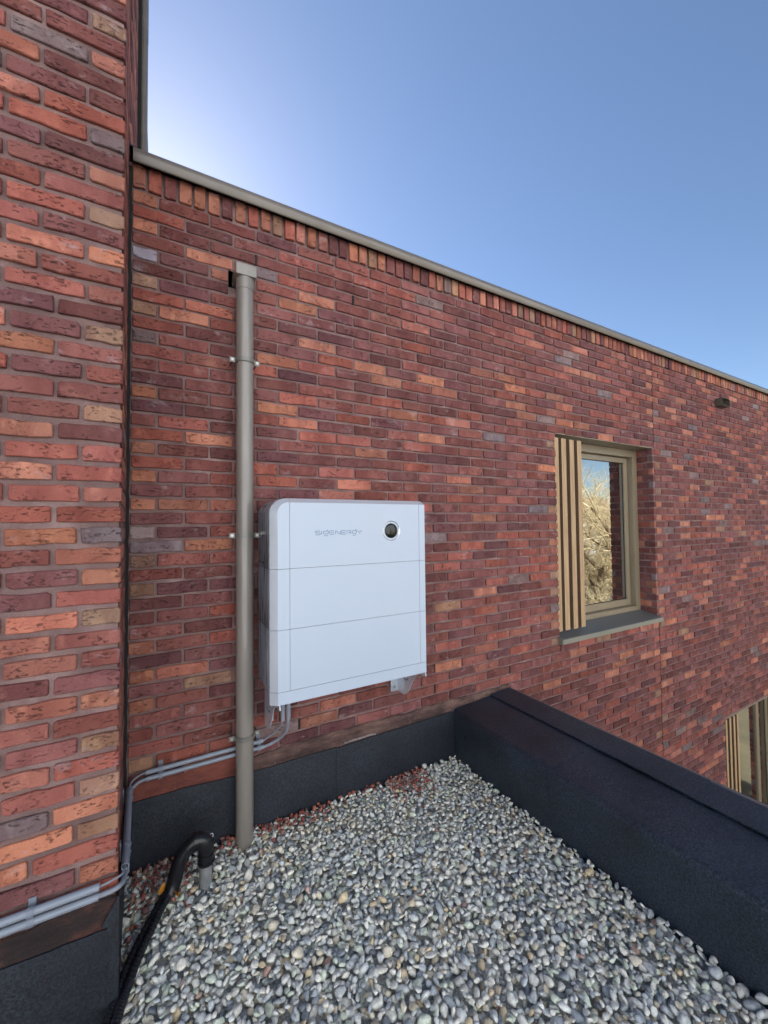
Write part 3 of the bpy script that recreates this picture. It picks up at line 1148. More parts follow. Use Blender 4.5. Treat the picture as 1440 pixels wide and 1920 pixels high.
V, FC, COL, base = [], [], [], 0
for st in stones:
    x, y, z, a, b, c, R, kind, col, dep, i0, i1, j0, j1, mask, top = st
    sub = hm[i0:i1, j0:j1]
    vis = mask & (z + top > sub - 0.006)
    if not vis.any():
        continue
    v, f = TPL[kind][random.randrange(len(TPL[kind]))]
    w = (v * np.array([a, b, c]) * 1.06) @ R.T + np.array([x, y, z])
    V.append(w)
    FC.append(f + base)
    COL.append(np.tile(np.array(col, dtype=np.float32), (len(v), 1)))
    base += len(v)
V, FC, COL = np.concatenate(V), np.concatenate(FC), np.concatenate(COL)
hv = hm[20:-20, 250:-20]
V[:, 2] -= float(np.median(hv)) - 0.0
me = bpy.data.meshes.new('gravel')
me.vertices.add(len(V))
me.vertices.foreach_set('co', V.astype(np.float32).ravel())
me.loops.add(FC.size)
me.loops.foreach_set('vertex_index', FC.astype(np.int32).ravel())
me.polygons.add(len(FC))
me.polygons.foreach_set('loop_start', np.arange(0, FC.size, 3, dtype=np.int32))
me.polygons.foreach_set('loop_total', np.full(len(FC), 3, dtype=np.int32))
me.polygons.foreach_set('use_smooth', np.ones(len(FC), dtype=bool))
me.update(calc_edges=True)
a = me.color_attributes.new('tint', 'FLOAT_COLOR', 'POINT')
a.data.foreach_set('color', COL.ravel())
me.materials.append(M_PEB)
gv = part('gravel', me, None)
gv['kind'] = 'stuff'
gv['label'] = 'grey and cream rounded gravel spread over the flat roof'
gv['category'] = 'gravel'
print('gravel tris', len(FC))
zsh = float(np.median(hv))
bedm = MB()
nb = 60
bv = [(GX0 + (GX1 - GX0) * i / nb, -3.4 + 3.39 * j / nb, -0.029 + random.uniform(-.005, .004)) for j in range(nb + 1) for i in range(nb + 1)]
bedm.add(bv, [(j * (nb + 1) + i, j * (nb + 1) + i + 1, (j + 1) * (nb + 1) + i + 1, (j + 1) * (nb + 1) + i) for j in range(nb) for i in range(nb)], True)
bd = part('gravel_bed', bedm.mesh('gravel_bed', plain('fine_gravel', srgb(176, 176, 170), 0.9, 0.0, 0.5, 160, bump=1.0, bscale=160), False), None)
bd['kind'] = 'structure'

# ================================================================== downpipe
PX, PY, PR = 0.3585, -0.070, 0.0405
dp = empty('downpipe', (PX, PY, 0), 'tall grey round downpipe standing on the gravel left of the white box', 'downpipe')
m = MB().tube([(PX, PY, -0.02), (PX, PY, 2.665)], PR, 40)
part('pipe', m.mesh('pipe', M_PIPE), None, dp)
m = MB().tube([(PX, PY, 2.655), (PX, PY, 2.735)], PR + 0.0022, 40)
part('socket', m.mesh('socket', M_PIPE), None, dp)
m = MB().box(PX - 0.047, PX + 0.047, PY - 0.047, 0.03, 2.712, 2.768, 0.003)
part('outlet_head', m.mesh('outlet_head', M_PIPE), None, dp)


def pipe_clip(z):
    t = []
    for i in range(25):
        an = PI + (PI * i / 24)
        t.append((PX + (PR + 0.0025) * math.cos(an), PY + (PR + 0.0025) * math.sin(an)))
    ou = [(PX + (PR + 0.0055) * math.cos(PI + PI * i / 24), PY + (PR + 0.0055) * math.sin(PI + PI * i / 24)) for i in range(25)]
    mb = MB()
    loop = t + ou[::-1]
    n = len(loop)
    v = [(x, y, z - 0.011) for x, y in loop] + [(x, y, z + 0.011) for x, y in loop]
    f = []
    h = len(t)
    for i in range(n):
        f.append((i, (i + 1) % n, n + (i + 1) % n, n + i))
    for i in range(h - 1):
        f.append((i, i + 1, n - 2 - i, n - 1 - i))
        f.append((n + i, n + n - 1 - i, n + n - 2 - i, n + i + 1))
    mb.add(v, f)
    for sx in (-1, 1):
        xa, xb = sorted((PX + sx * (PR + 0.002), PX + sx * (PR + 0.030)))
        mb.box(xa, xb, PY - 0.0015, PY + 0.0015, z - 0.012, z + 0.012)
        xa2 = PX + sx * (PR + 0.017)
        mb.tube([(xa2, PY + 0.0016, z), (xa2, 0.004, z)], 0.004, 8)
    c = part('pipe_clip', mb.mesh('pipe_clip', M_CLIP), None, dp)
    for sx in (-1, 1):
        xa2 = PX + sx * (PR + 0.018)
        s = MB().tube([(xa2, PY - 0.005, z), (xa2, PY - 0.0012, z)], 0.0065, 12)
        part('screw', s.mesh('screw', M_SCREW), None, c)


for z in (2.305, 1.452, 0.495):
    pipe_clip(z)

# ================================================================== white storage unit
FY = -0.310
BX0, BX1, BZ0, BZ1 = 0.457, 1.250, 0.704, 1.602
CH, CT, CD = 0.030, 0.020, 0.026                 # chamfer: sideways, upwards, depth
unit = empty('battery_unit', (0.85, -0.05, 0.70), 'white wall mounted home battery with rounded corner and round lens', 'battery unit')
ROW2, ROW3, ROWS = 1.3025, 1.032, 0.760
RC = 0.048
XS_L, XS_R = 0.511, 1.213
GAP = 0.0009


def cell(name, x0, x1, z0, z1, left=False, top=False, right=False, mat=M_WHITE, mat2=M_WHITE2, parent=unit, cornerTL=False):
    """one casing panel: flat face, chamfered where it meets the outer edge of the unit"""
    x0i, x1i = x0 + (0 if left else GAP), x1 - (0 if right else GAP)
    z0i, z1i = z0 + GAP, z1 - (0 if top else GAP)
    if cornerTL:
        n = 22
        fr = [(x0i, z0i), (x1i, z0i), (x1i, z1i)]
        bk = [(x0i - CH, z0i), (x1i, z0i), (x1i, z1i + CT)]
        for i in range(n + 1):
            an = PI / 2 + PI / 2 * i / n
            ct = (x0i + RC, z1i - RC)
            fr.append((ct[0] + RC * math.cos(an), ct[1] + RC * math.sin(an)))
            bk.append((ct[0] + (RC + CH) * math.cos(an), ct[1] + (RC + CT) * math.sin(an)))
    else:
        dl = CH if left else 0
        dt = CT if top else 0
        dr = 0.012 if right else 0
        fr = [(x0i, z0i), (x1i, z0i), (x1i, z1i), (x0i, z1i)]
        bk = [(x0i - dl, z0i), (x1i + dr, z0i), (x1i + dr, z1i + dt), (x0i - dl, z1i + dt)]
        if top and right:
            bk[2] = (x1i - 0.012, z1i + dt)
            bk.insert(2, (x1i + dr, z1i - 0.012))
            fr.insert(2, (x1i, z1i - 0.0005))
    n = len(fr)
    mb = MB()
    v = [(x, FY, z) for x, z in fr] + [(x, FY + CD, z) for x, z in bk] + [(x, FY + CD + 0.011, z) for x, z in bk]
    f = [tuple(range(n))]
    fm = [0]
    for i in range(n):
        k = (i + 1) % n
        f.append((i, k, n + k, n + i))
        moved = bk[i] != fr[i] and bk[k] != fr[k]
        fm.append(1 if moved else 0)
        f.append((n + i, n + k, 2 * n + k, 2 * n + i))
        fm.append(1 if moved else 0)
    mb.add(v, f)
    me = mb.mesh(name, mat)
    me.materials.append(mat2)
    me.polygons.foreach_set('material_index', fm)
    return part(name, me, None, parent)


inv = cell('inverter_panel', XS_L, XS_R, ROW2, BZ1, top=True)
inv_l = cell('end_panel', BX0, XS_L, ROW2, BZ1, left=True, top=True, cornerTL=True)
cell('end_panel', XS_R, BX1, ROW2, BZ1, top=True, right=True)
for a, b in ((ROW3, ROW2), (ROWS, ROW3)):
    cell('battery_panel', XS_L, XS_R, a, b)
    cell('end_panel', BX0, XS_L, a, b, left=True)
    cell('end_panel', XS_R, BX1, a, b, right=True)
cell('base_strip', BX0, BX1, BZ0, ROWS, left=True, right=True)
# dark plate behind the panel joints
m = MB().box(BX0 + 0.004, BX1 - 0.004, FY + 0.005, FY + 0.03, BZ0 + 0.006, BZ1 - 0.03)
part('seam_plate', m.mesh('seam_plate', M_SEAM), None, unit)


def body_outline(grow=0.0, bottom=BZ0 + 0.03):
    xl, xr, zt = BX0 - CH - grow, BX1 + 0.004, BZ1 + CT + grow
    r = RC + 0.025
    pts = [(xr, bottom), (xr, zt - 0.012), (xr - 0.012, zt)]
    pts += [(xl + r + r * math.cos(PI / 2 + PI / 2 * i / 12), zt - r + r * math.sin(PI / 2 + PI / 2 * i / 12)) for i in range(13)]
    pts += [(xl + 0.022 - 0.022 * math.cos(t), bottom + 0.03 - 0.03 * math.sin(t)) for t in np.linspace(0, PI / 2, 6)]
    return pts


m = MB().prism(body_outline(-0.012), 'y', FY + CD + 0.012, FY + CD + 0.019)
part('shadow_gap', m.mesh('shadow_gap', M_SEAM), None, unit)


def body_piece(name, y0, y1, zlo, zhi, grow, mat):
    """side casing: the outline swept in depth, only between two heights"""
    pts = body_outline(grow)
    poly = [(x, max(zlo, min(zhi, z))) for x, z in pts]
    clean = [poly[0]]
    for p in poly[1:]:
        if abs(p[0] - clean[-1][0]) + abs(p[1] - clean[-1][1]) > 1e-4:
            clean.append(p)
    mb = MB().prism(clean, 'y', y0, y1)
    mb.sm = [len(f) == 4 for f in mb.f]
    return part(name, mb.mesh(name, mat), None, unit)


YB0, YB1 = FY + CD + 0.019, -0.045
for zl, zh in ((ROW2 + 0.0012, 9), (ROW3 + 0.0012, ROW2 - 0.0012), (-9, ROW3 - 0.0012)):
    body_piece('side_casing', YB0, YB1, zl, zh, 0.0, M_SIDE)
m = MB().box(BX0 - 0.02, BX1 - 0.02, YB0 + 0.01, -0.05, BZ0 + 0.04, BZ1 - 0.06)
part('chassis', m.mesh('chassis', M_SEAM), None, unit)
# ventilation slots on the left side
for z in (1.452, 1.322):
    for ya, yb in ((-0.175, -0.125), (-0.10, -0.06)):
        m = MB().box(BX0 - CH - 0.0008, BX0 - CH + 0.003, ya, yb, z - 0.003, z + 0.003)
        part('vent_slot', m.mesh('vent_slot', M_DARK), None, unit)
# round lens
lens_c = (1.041, 1.465)
def lathe_y(prof, cx, cz, n=40):
    """profile of (radius, y) turned about an axis along y"""
    v, f = [], []
    for r, y in prof:
        for j in range(n):
            an = 2 * PI * j / n
            v.append((cx + r * math.cos(an), y, cz + r * math.sin(an)))
    for i in range(len(prof) - 1):
        for j in range(n):
            f.append((i * n + j, i * n + (j + 1) % n, (i + 1) * n + (j + 1) % n, (i + 1) * n + j))
    return v, f


v, f = lathe_y([(0.0525, FY + 0.001), (0.0525, FY - 0.0025), (0.0505, FY - 0.0035), (0.0485, FY - 0.002), (0.0405, FY + 0.0080), (0.0392, FY + 0.0080)], *lens_c)
ring = part('lens_ring', MB().add(v, f, True).mesh('lens_ring', M_CHROME), None, unit)
v, f = lathe_y([(0.0403, FY + 0.005), (0.0385, FY - 0.0005), (0.029, FY - 0.0045), (0.015, FY - 0.0068), (0.0004, FY - 0.0075)], *lens_c)
part('lens', MB().add(v, f, True).mesh('lens', M_LENS), None, ring)

# lettering: strokes of one pen width, drawn in a 232..1200 by 0..77 frame
def stroke(mb, pts, w=0.0031):
    P = [Vector((0.631 + (u - 232) / 968 * 0.241, 1.4525 + v / 77 * 0.0175)) for u, v in pts]
    L, Rr = [], []
    for i, p in enumerate(P):
        d = (P[min(i + 1, len(P) - 1)] - P[max(i - 1, 0)]).normalized()
        nn = Vector((-d.y, d.x)) * w / 2
        L.append(p + nn)
        Rr.append(p - nn)
    n = len(P)
    v = [(q.x, FY - 0.0006, q.y) for q in L] + [(q.x, FY - 0.0006, q.y) for q in Rr] + [(q.x, FY + 0.0004, q.y) for q in L] + [(q.x, FY + 0.0004, q.y) for q in Rr]
    f = []
    for i in range(n - 1):
        f += [(i, i + 1, n + i + 1, n + i), (i, 2 * n + i, 2 * n + i + 1, i + 1), (n + i, n + i + 1, 3 * n + i + 1, 3 * n + i)]
    f += [(0, n, 3 * n, 2 * n), (n - 1, 3 * n - 1, 4 * n - 1, 2 * n - 1)]
    mb.add(v, f)


def ar(cx, cy, rx, ry, a0, a1, n=6):
    return [(cx + rx * math.cos(math.radians(a0 + (a1 - a0) * i / n)), cy + ry * math.sin(math.radians(a0 + (a1 - a0) * i / n))) for i in range(n + 1)]


def letter(name, strokes):
    mb = MB()
    for s in strokes:
        stroke(mb, s)
    part('lettering', mb.mesh(name, M_INK, False), None, inv)


def S_(x, w):
    return [[(x + w, 77)] + ar(x + 16, 58, 16, 19, 90, 270) + ar(x + w - 14, 19.5, 16, 19.5, 90, -90) + [(x, 0)]]


def E_(x, w):
    return [[(x + w, 77)] + ar(x + 22, 38.5, 22, 38.5, 90, 270, 10) + [(x + w, 0)], [(x + 22, 38.5), (x + w - 4, 38.5)]]


def G_(x, w):
    return [[(x + w - 2, 72)] + ar(x + 28, 44, 28, 28, 90, 270, 10) + ar(x + w - 28, 44, 26, 28, -90, 0, 5) + [(x + w - 2, 72)], ar(x + w / 2, -8, w * 0.42, 18, 200, 340, 8), [(x + w * 0.68, 88), (x + w * 0.92, 96)]]


letter('letter_s', S_(234, 96))
letter('letter_i', [[(358, 77), (358, 0)]])
letter('letter_g', G_(392, 104))
letter('letter_e', E_(516, 94))
letter('letter_n', [[(642, 0), (642, 77), (656, 74), (724, 4), (738, 0), (738, 77)]])
letter('letter_e', E_(757, 94))
letter('letter_r', [[(878, 0), (878, 77), (946, 77)] + ar(946, 58, 18, 19, 90, -90) + [(910, 39)], [(928, 38), (966, 0)]])
letter('letter_g', G_(990, 98))
letter('letter_y', [[(1112, 77), (1140, 46), (1156, 40), (1172, 46), (1200, 77)], [(1156, 26), (1156, 0)]])

# brackets under the unit
def bracket(xp, side):
    """folded sheet: flange on the wall and a wavy plate standing out from it"""
    wave = [(-0.010, 0.700), (-0.010, 0.505), (-0.035, 0.506), (-0.06, 0.503), (-0.085, 0.508), (-0.105, 0.516), (-0.125, 0.532), (-0.145, 0.560), (-0.165, 0.592), (-0.185, 0.622), (-0.205, 0.648), (-0.232, 0.667), (-0.255, 0.676), (-0.28, 0.678), (-0.302, 0.676), (-0.308, 0.682), (-0.302, 0.712)]
    mb = MB().prism(wave, 'x', xp - 0.0014, xp + 0.0014)
    xa, xb = (xp - 0.048, xp + 0.0014) if side < 0 else (xp - 0.0014, xp + 0.044)
    mb.box(xa, xb, -0.0105, -0.0075, 0.505, 0.69)
    b = part('mounting_bracket', mb.mesh('mounting_bracket', M_WHITE2), None, unit)
    xc = xp + side * 0.022
    s = MB()
    s.tube([(xc, -0.0185, 0.528), (xc, -0.0135, 0.528)], 0.0065, 6, smooth=False)
    s.tube([(xc, -0.0135, 0.528), (xc, -0.0105, 0.528)], 0.0105, 18)
    part('bolt', s.mesh('bolt', M_SCREW), None, b)
    # slot: dark crescent on the plate
    an = [math.radians(200 + 130 * i / 8) for i in range(9)]
    sl_ = [(-0.10 + 0.032 * math.cos(t), 0.625 + 0.032 * math.sin(t)) for t in an] + [(-0.10 + 0.027 * math.cos(t), 0.625 + 0.027 * math.sin(t)) for t in an[::-1]]
    m_ = MB().prism(sl_, 'x', xp - 0.002, xp + 0.002)
    part('slot', m_.mesh('slot', M_DARK), None, b)
    return b


bracket(1.249, -1)
lb = bracket(0.4665, 1)
m = MB().box(0.4645, 0.4650, -0.165, -0.13, 0.645, 0.705)
part('sticker', m.mesh('sticker', plain('yellow_label', srgb(228, 214, 170), 0.5)), None, lb)
# cable glands hanging from the underside
for gx, gy, r in ((0.530, -0.115, 0.0095), (0.558, -0.115, 0.0105)):
    m = MB().tube([(gx, gy, 0.74), (gx, gy, 0.56), (gx, gy, 0.545)], r, 14)
    part('cable_gland', m.mesh('cable_gland', M_PVC), None, unit)

# ================================================================== conduits and cables
def conduit(name, a, b, r, label):
    a, b = Vector(a), Vector(b)
    m = MB().tube([a, b], r, 18, cap=False)
    d = (b - a).normalized()
    m.tube([a + d * 0.0005, b - d * 0.0005], r * 0.80, 18, cap=False)
    # end lips
    for p, q in ((a, a + d * 0.0005), (b, b - d * 0.0005)):
        up = Vector((0, 0, 1)) if abs(d.z) < 0.9 else Vector((1, 0, 0))
        e1 = (up - d * up.dot(d)).normalized()
        e2 = d.cross(e1)
        n = 18
        o_ = [p + (e1 * math.cos(2 * PI * j / n) + e2 * math.sin(2 * PI * j / n)) * r for j in range(n)]
        i_ = [q + (e1 * math.cos(2 * PI * j / n) + e2 * math.sin(2 * PI * j / n)) * r * 0.8 for j in range(n)]
        m.add(o_ + i_, [(j, (j + 1) % n, n + (j + 1) % n, n + j) for j in range(n)])
    o = part(name, m.mesh(name, M_PVC), None)
    tag(o, label, 'conduit', None)
    return o


ZU, ZL = 0.401, 0.374
RCN = 0.0112
YC = TY - 0.0215
XR = TX + 0.018
conduit('conduit', (-1.0, YC, ZU), (-0.155, YC, ZU), RCN, 'upper grey conduit on the front of the left brick tower')
conduit('conduit', (-1.0, YC, ZL - 0.001), (-0.157, YC, ZL - 0.001), RCN * 0.95, 'lower grey conduit on the front of the left brick tower')
conduit('conduit', (XR, TY + 0.03, ZU - 0.004), (XR - 0.014, -0.070, ZU - 0.004), RCN, 'grey conduit on the side of the tower, upper of the pair at the corner')
conduit('conduit', (XR, TY + 0.045, ZL - 0.004), (XR - 0.014, -0.070, ZL - 0.004), RCN * 0.95, 'grey conduit on the side of the tower, lower of the pair at the corner')
ZUW, ZLW = 0.427, 0.399
conduit('conduit', (-0.048, -0.0265, ZUW - 0.004), (0.453, -0.0265, ZUW), 0.0098, 'upper grey conduit on the long wall, running behind the downpipe')
conduit('conduit', (-0.046, -0.0265, ZLW - 0.004), (0.459, -0.0265, ZLW - 0.003), 0.0098, 'lower grey conduit on the long wall, running behind the downpipe')


def cable(pts, r, label, name='cable', n=8):
    m = MB().tube(smooth_path(pts, n), r, 12)
    o = part(name, m.mesh(name, M_CABLE), None)
    return tag(o, label, 'cable')


cable([(-0.20, YC, ZU), (-0.152, YC, ZU), (-0.125, YC + 0.001, ZU + 0.004), (-0.103, TY - 0.012, ZU + 0.004), (XR - 0.001, TY + 0.01, ZU), (XR, TY + 0.06, ZU - 0.004)], 0.0033, 'thin grey cable bending round the tower corner between upper conduits')
cable([(-0.20, YC, ZL), (-0.152, YC, ZL), (-0.125, YC - 0.001, ZL + 0.002), (-0.105, TY - 0.016, ZL + 0.003), (XR - 0.002, TY + 0.012, ZL), (XR, TY + 0.09, ZL - 0.004)], 0.0078, 'thick grey cable bending round the tower corner between lower conduits')
cable([(XR - 0.012, -0.14, ZU - 0.004), (XR - 0.013, -0.075, ZU - 0.004), (XR - 0.009, -0.045, ZU + 0.005), (-0.078, -0.028, ZUW - 0.01), (-0.045, -0.0265, ZUW - 0.004), (0.02, -0.0265, ZUW - 0.004)], 0.0033, 'thin grey cable in the inner corner between the tower and the long wall')
cable([(XR - 0.012, -0.14, ZL - 0.004), (XR - 0.013, -0.075, ZL - 0.004), (XR - 0.009, -0.045, ZL + 0.004), (-0.075, -0.028, ZLW - 0.008), (-0.045, -0.0265, ZLW - 0.004), (0.02, -0.0265, ZLW - 0.004)], 0.0074, 'thick grey cable in the inner corner between the tower and the long wall')
cable([(0.40, -0.0265, ZUW), (0.452, -0.0265, ZUW), (0.485, -0.030, ZUW + 0.014), (0.515, -0.055, ZUW + 0.048), (0.528, -0.095, 0.515), (0.530, -0.115, 0.56)], 0.0034, 'thin grey cable curving up into the underside of the white box')
cable([(0.40, -0.0265, ZLW - 0.003), (0.458, -0.0265, ZLW - 0.003), (0.50, -0.029, ZLW + 0.006), (0.540, -0.05, ZLW + 0.035), (0.556, -0.09, 0.485), (0.558, -0.115, 0.555)], 0.0076, 'thick grey cable curving up into the underside of the white box')


def saddle(p, along, label):
    """a twin snap saddle holding two conduits: two open U clips on a strip"""
    mb = MB()
    x, y, zu, zl, out = p
    for zc in (zu, zl):
        r1, r2 = 0.0125, 0.0142
        n = 10
        a0, a1 = math.radians(55), math.radians(305)
        ring_i = [(r1 * math.cos(a0 + (a1 - a0) * i / n), r1 * math.sin(a0 + (a1 - a0) * i / n)) for i in range(n + 1)]
        ring_o = [(r2 * math.cos(a0 + (a1 - a0) * i / n), r2 * math.sin(a0 + (a1 - a0) * i / n)) for i in range(n + 1)]
        loop = ring_i + ring_o[::-1]
        L = len(loop)
        v = []
        for s in (-0.008, 0.008):
            for a_, b_ in loop:
                if along == 'x':
                    v.append((x + s, y + a_, zc + b_))
                else:
                    v.append((x - a_, y + s, zc + b_))
        f = [(i, (i + 1) % L, L + (i + 1) % L, L + i) for i in range(L)]
        for i in range(n):
            f.append((i, i + 1, L - 2 - i, L - 1 - i))
            f.append((L + i, 2 * L - 1 - i, 2 * L - 2 - i, L + i + 1))
        mb.add(v, f)
    o = part('conduit_saddle', mb.mesh('conduit_saddle', M_CLEAR), None)
    m2 = MB()
    if along == 'x':
        m2.box(x - 0.009, x + 0.009, out - 0.004, out, zl - 0.014, zu + 0.026)
    else:
        m2.box(out, out + 0.004, y - 0.009, y + 0.009, zl - 0.014, zu + 0.020)
    s = part('strip', m2.mesh('strip', M_CLEAR), None, o)
    tag(o, label, 'conduit clip', 'clips holding the grey conduits')
    return o


saddle((-0.317, YC, ZU, ZL, TY + 0.0), 'x', 'twin clip holding the conduits on the front of the tower')
saddle((XR - 0.003, -0.42, ZU - 0.004, ZL - 0.004, TX - 0.004), 'y', 'twin clip on the tower side nearer to the tower corner')
saddle((XR - 0.013, -0.095, ZU - 0.004, ZL - 0.004, TX - 0.018), 'y', 'twin clip on the tower side in the inner corner')
saddle((0.008, -0.0265, ZUW - 0.004, ZLW - 0.004, 0.0), 'x', 'twin clip on the long wall between tower and downpipe')
saddle((0.435, -0.0265, ZUW, ZLW - 0.003, 0.0), 'x', 'twin clip on the long wall just right of the downpipe')

# ================================================================== vent stub, elbow and hoses
SX, SY = 0.1765, -0.222
o = part('pipe_stub', MB().tube([(SX - 0.002, SY, -0.05), (SX, SY, 0.145)], 0.0255, 26).mesh('pipe_stub', M_CONC), None)
tag(o, 'short grey cement pipe stub rising from the gravel', 'pipe stub')
hose = empty('drain_hose', (SX, SY, 0.1), 'black rubber elbow hose fitted over the grey pipe stub', 'hose')
path = smooth_path([(SX, SY, 0.088), (SX, SY, 0.135), (SX - 0.006, SY, 0.172), (SX - 0.032, SY + 0.001, 0.191), (SX - 0.062, SY + 0.003, 0.178), (SX - 0.090, SY + 0.004, 0.148), (SX - 0.108, SY + 0.002, 0.105), (SX - 0.119, SY - 0.002, 0.062), (SX - 0.131, SY - 0.012, 0.032)], 6)
rad = [0.0310 if i < 20 else (0.0295 if i < 26 else 0.0285) for i in range(len(path))]
part('elbow', MB().tube(path, 0.03, 26, radii=rad).mesh('elbow', M_RUBBER), None, hose)
for z in (0.098, 0.128):
    m = MB().tube([(SX, SY, z - 0.004), (SX, SY, z + 0.004)], 0.0342, 26)
    part('collar', m.mesh('collar', M_RUBBER), None, hose)
i = 19
dv = (path[i + 1] - path[i - 1]).normalized()
m = MB().tube([path[i] - dv * 0.006, path[i] + dv * 0.006], 0.0345, 26)
part('collar', m.mesh('collar', M_RUBBER), None, hose)
m = MB()
m.tube([(SX + 0.0150 + 0.012 * math.sin(t * 1.9), SY - 0.012 + 0.012 * t, 0.2065 - 0.022 * t * t) for t in np.linspace(0.0, 1.0, 8)], 0.0013, 6)
part('cable_tie', m.mesh('cable_tie', plain('white_tie', srgb(225, 225, 225), 0.5)), None, hose)


def corrugated(pts, r, label):
    P = smooth_path(pts, 40)
    # resample at a fixed pitch and swell every other ring
    out, acc = [P[0]], 0.0
    for a_, b_ in zip(P, P[1:]):
        acc += (b_ - a_).length
        if acc > 0.0021:
            out.append(b_)
            acc = 0
    rad_ = [r * (1.0 if (i % 4) < 2 else 0.86) for i in range(len(out))]
    o_ = part('corrugated_hose', MB().tube(out, r, 14, radii=rad_).mesh('corrugated_hose', M_CORR), None)
    tag(o_, label, 'hose')
    return o_


corrugated([(0.046, -0.232, 0.044), (0.028, -0.262, 0.036), (0.0, -0.318, 0.032), (-0.030, -0.385, 0.030), (-0.058, -0.455, 0.030), (-0.082, -0.53, 0.030), (-0.105, -0.62, 0.030), (-0.13, -0.75, 0.030), (-0.15, -1.0, 0.030), (-0.17, -1.5, 0.02)], 0.0150, 'black corrugated hose running over the gravel from the elbow')
corrugated([(0.034, -0.228, 0.042), (0.010, -0.258, 0.032), (-0.020, -0.312, 0.028), (-0.052, -0.378, 0.026), (-0.082, -0.448, 0.026), (-0.105, -0.525, 0.026), (-0.132, -0.62, 0.026), (-0.158, -0.75, 0.026), (-0.178, -1.0, 0.026), (-0.20, -1.5, 0.026)], 0.0140, 'second black hose lying along the tower foot beside the other')
for c_, rot in (((0.0165, -0.224, 0.052), (0.5, -0.7, 0.5)), ((0.070, -0.258, 0.034), (0.2, 0.9, 0.6))):
    R3 = (Matrix.Rotation(rot[2], 3, 'Z') @ Matrix.Rotation(rot[1], 3, 'Y') @ Matrix.Rotation(rot[0], 3, 'X'))
    m = MB()
    grid = [Vector((-0.016 + 0.032 * i / 4, -0.010 + 0.020 * j / 3, 0.004 * math.sin(i * 1.3 + j))) for j in range(4) for i in range(5)]
    top_ = [R3 @ q + Vector(c_) for q in grid]
    bot_ = [R3 @ (q - Vector((0, 0, 0.0015))) + Vector(c_) for q in grid]
    qs = [(j * 5 + i, j * 5 + i + 1, j * 5 + i + 6, j * 5 + i + 5) for j in range(3) for i in range(4)]
    m.add(top_, qs, True)
    m.add(bot_, [q[::-1] for q in qs], True)
    part('tape', m.mesh('tape', M_TAPE), None, hose)

# ================================================================== windows
def window(x0, x1, z0, z1, yf, label, name, left_post, mull=None):
    w = empty('window', ((x0 + x1) / 2, yf, z0), label, 'window')
    w_ = MB()
    fw, zb, zt = 0.074, z0 + 0.030, z1 - 0.006
    xa, xb = x0 + 0.004, x1 - 0.004
    xl = left_post
    d = 0.10
    for q in ((xl - 0.06, xl, yf, yf + d, zb, zt), (xb - fw, xb, yf, yf + d, zb, zt), (xl, xb - fw, yf + 0.001, yf + d, zt - 0.068, zt), (xl, xb - fw, yf + 0.001, yf + d, zb, zb + 0.042)):
        m = MB().box(*q, 0.003)
        part('frame', m.mesh('frame', M_FRAME), None, w)
    # infill left of the glass, behind the slats
    m = MB().box(xa, xl - 0.06, yf + 0.01, yf + d, zb, zt)
    part('backing_panel', m.mesh('backing_panel', M_BROWN), None, w)
    # sill of the recess between frame and sash
    ys = yf + 0.050
    sw = 0.062
    gx0, gx1, gz0, gz1 = xl + 0.004, xb - fw - 0.004, zb + 0.046, zt - 0.072
    for q in ((gx0, gx0 + sw, ys, ys + 0.045, gz0, gz1), (gx1 - sw, gx1, ys, ys + 0.045, gz0, gz1), (gx0 + sw, gx1 - sw, ys + 0.0008, ys + 0.045, gz1 - 0.050, gz1), (gx0 + sw, gx1 - sw, ys + 0.0008, ys + 0.045, gz0, gz0 + 0.064)):
        m = MB().box(*q, 0.003)
        part('sash', m.mesh('sash', M_FRAME), None, w)
    if mull:
        m = MB().box(mull, mull + 0.08, ys + 0.0004, ys + 0.045, gz0 + 0.064, gz1 - 0.05, 0.003)
        part('sash', m.mesh('sash', M_FRAME), None, w)
    yg = ys + 0.016
    m = MB().box(gx0 + sw - 0.004, gx1 - sw + 0.004, yg, yg + 0.006, gz0 + 0.060, gz1 - 0.046)
    part('glass_pane', m.mesh('glass_pane', M_GLASS), None, w)
    for q in ((gx0 + sw, gx0 + sw + .004), (gx1 - sw - .004, gx1 - sw)):
        m = MB().box(q[0], q[1], yg - 0.004, yg - 0.0005, gz0 + 0.064, gz1 - 0.05)
        part('gasket', m.mesh('gasket', M_DARK), None, w)
    for q in ((gz0 + 0.064, gz0 + 0.068), (gz1 - 0.054, gz1 - 0.050)):
        m = MB().box(gx0 + sw + .004, gx1 - sw - .004, yg - 0.004, yg - 0.0005, q[0], q[1])
        part('gasket', m.mesh('gasket', M_DARK), None, w)
    return w


def slats(spec, z0, z1, y0, y1, parent_label, back):
    s = empty('slat_screen', (spec[0][0], y0, z0), parent_label, 'slat screen')
    for a, b in spec:
        m = MB().box(a, b, y0, y1, z0 + random.uniform(-.002, .002), z1 + random.uniform(-.002, .001), 0.0012)
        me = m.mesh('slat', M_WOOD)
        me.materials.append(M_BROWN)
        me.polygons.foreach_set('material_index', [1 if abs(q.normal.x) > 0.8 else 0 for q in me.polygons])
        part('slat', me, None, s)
    m = MB().box(spec[0][0] + 0.01, spec[-1][1] - 0.01, y1, y1 + 0.012, z1 - 0.22, z1 - 0.16)
    part('rail', m.mesh('rail', M_BROWN), None, s)
    m = MB().box(spec[0][0] + 0.01, spec[-1][1] - 0.01, y1, y1 + 0.012, z0 + 0.14, z0 + 0.20)
    part('rail', m.mesh('rail', M_BROWN), None, s)
    return s


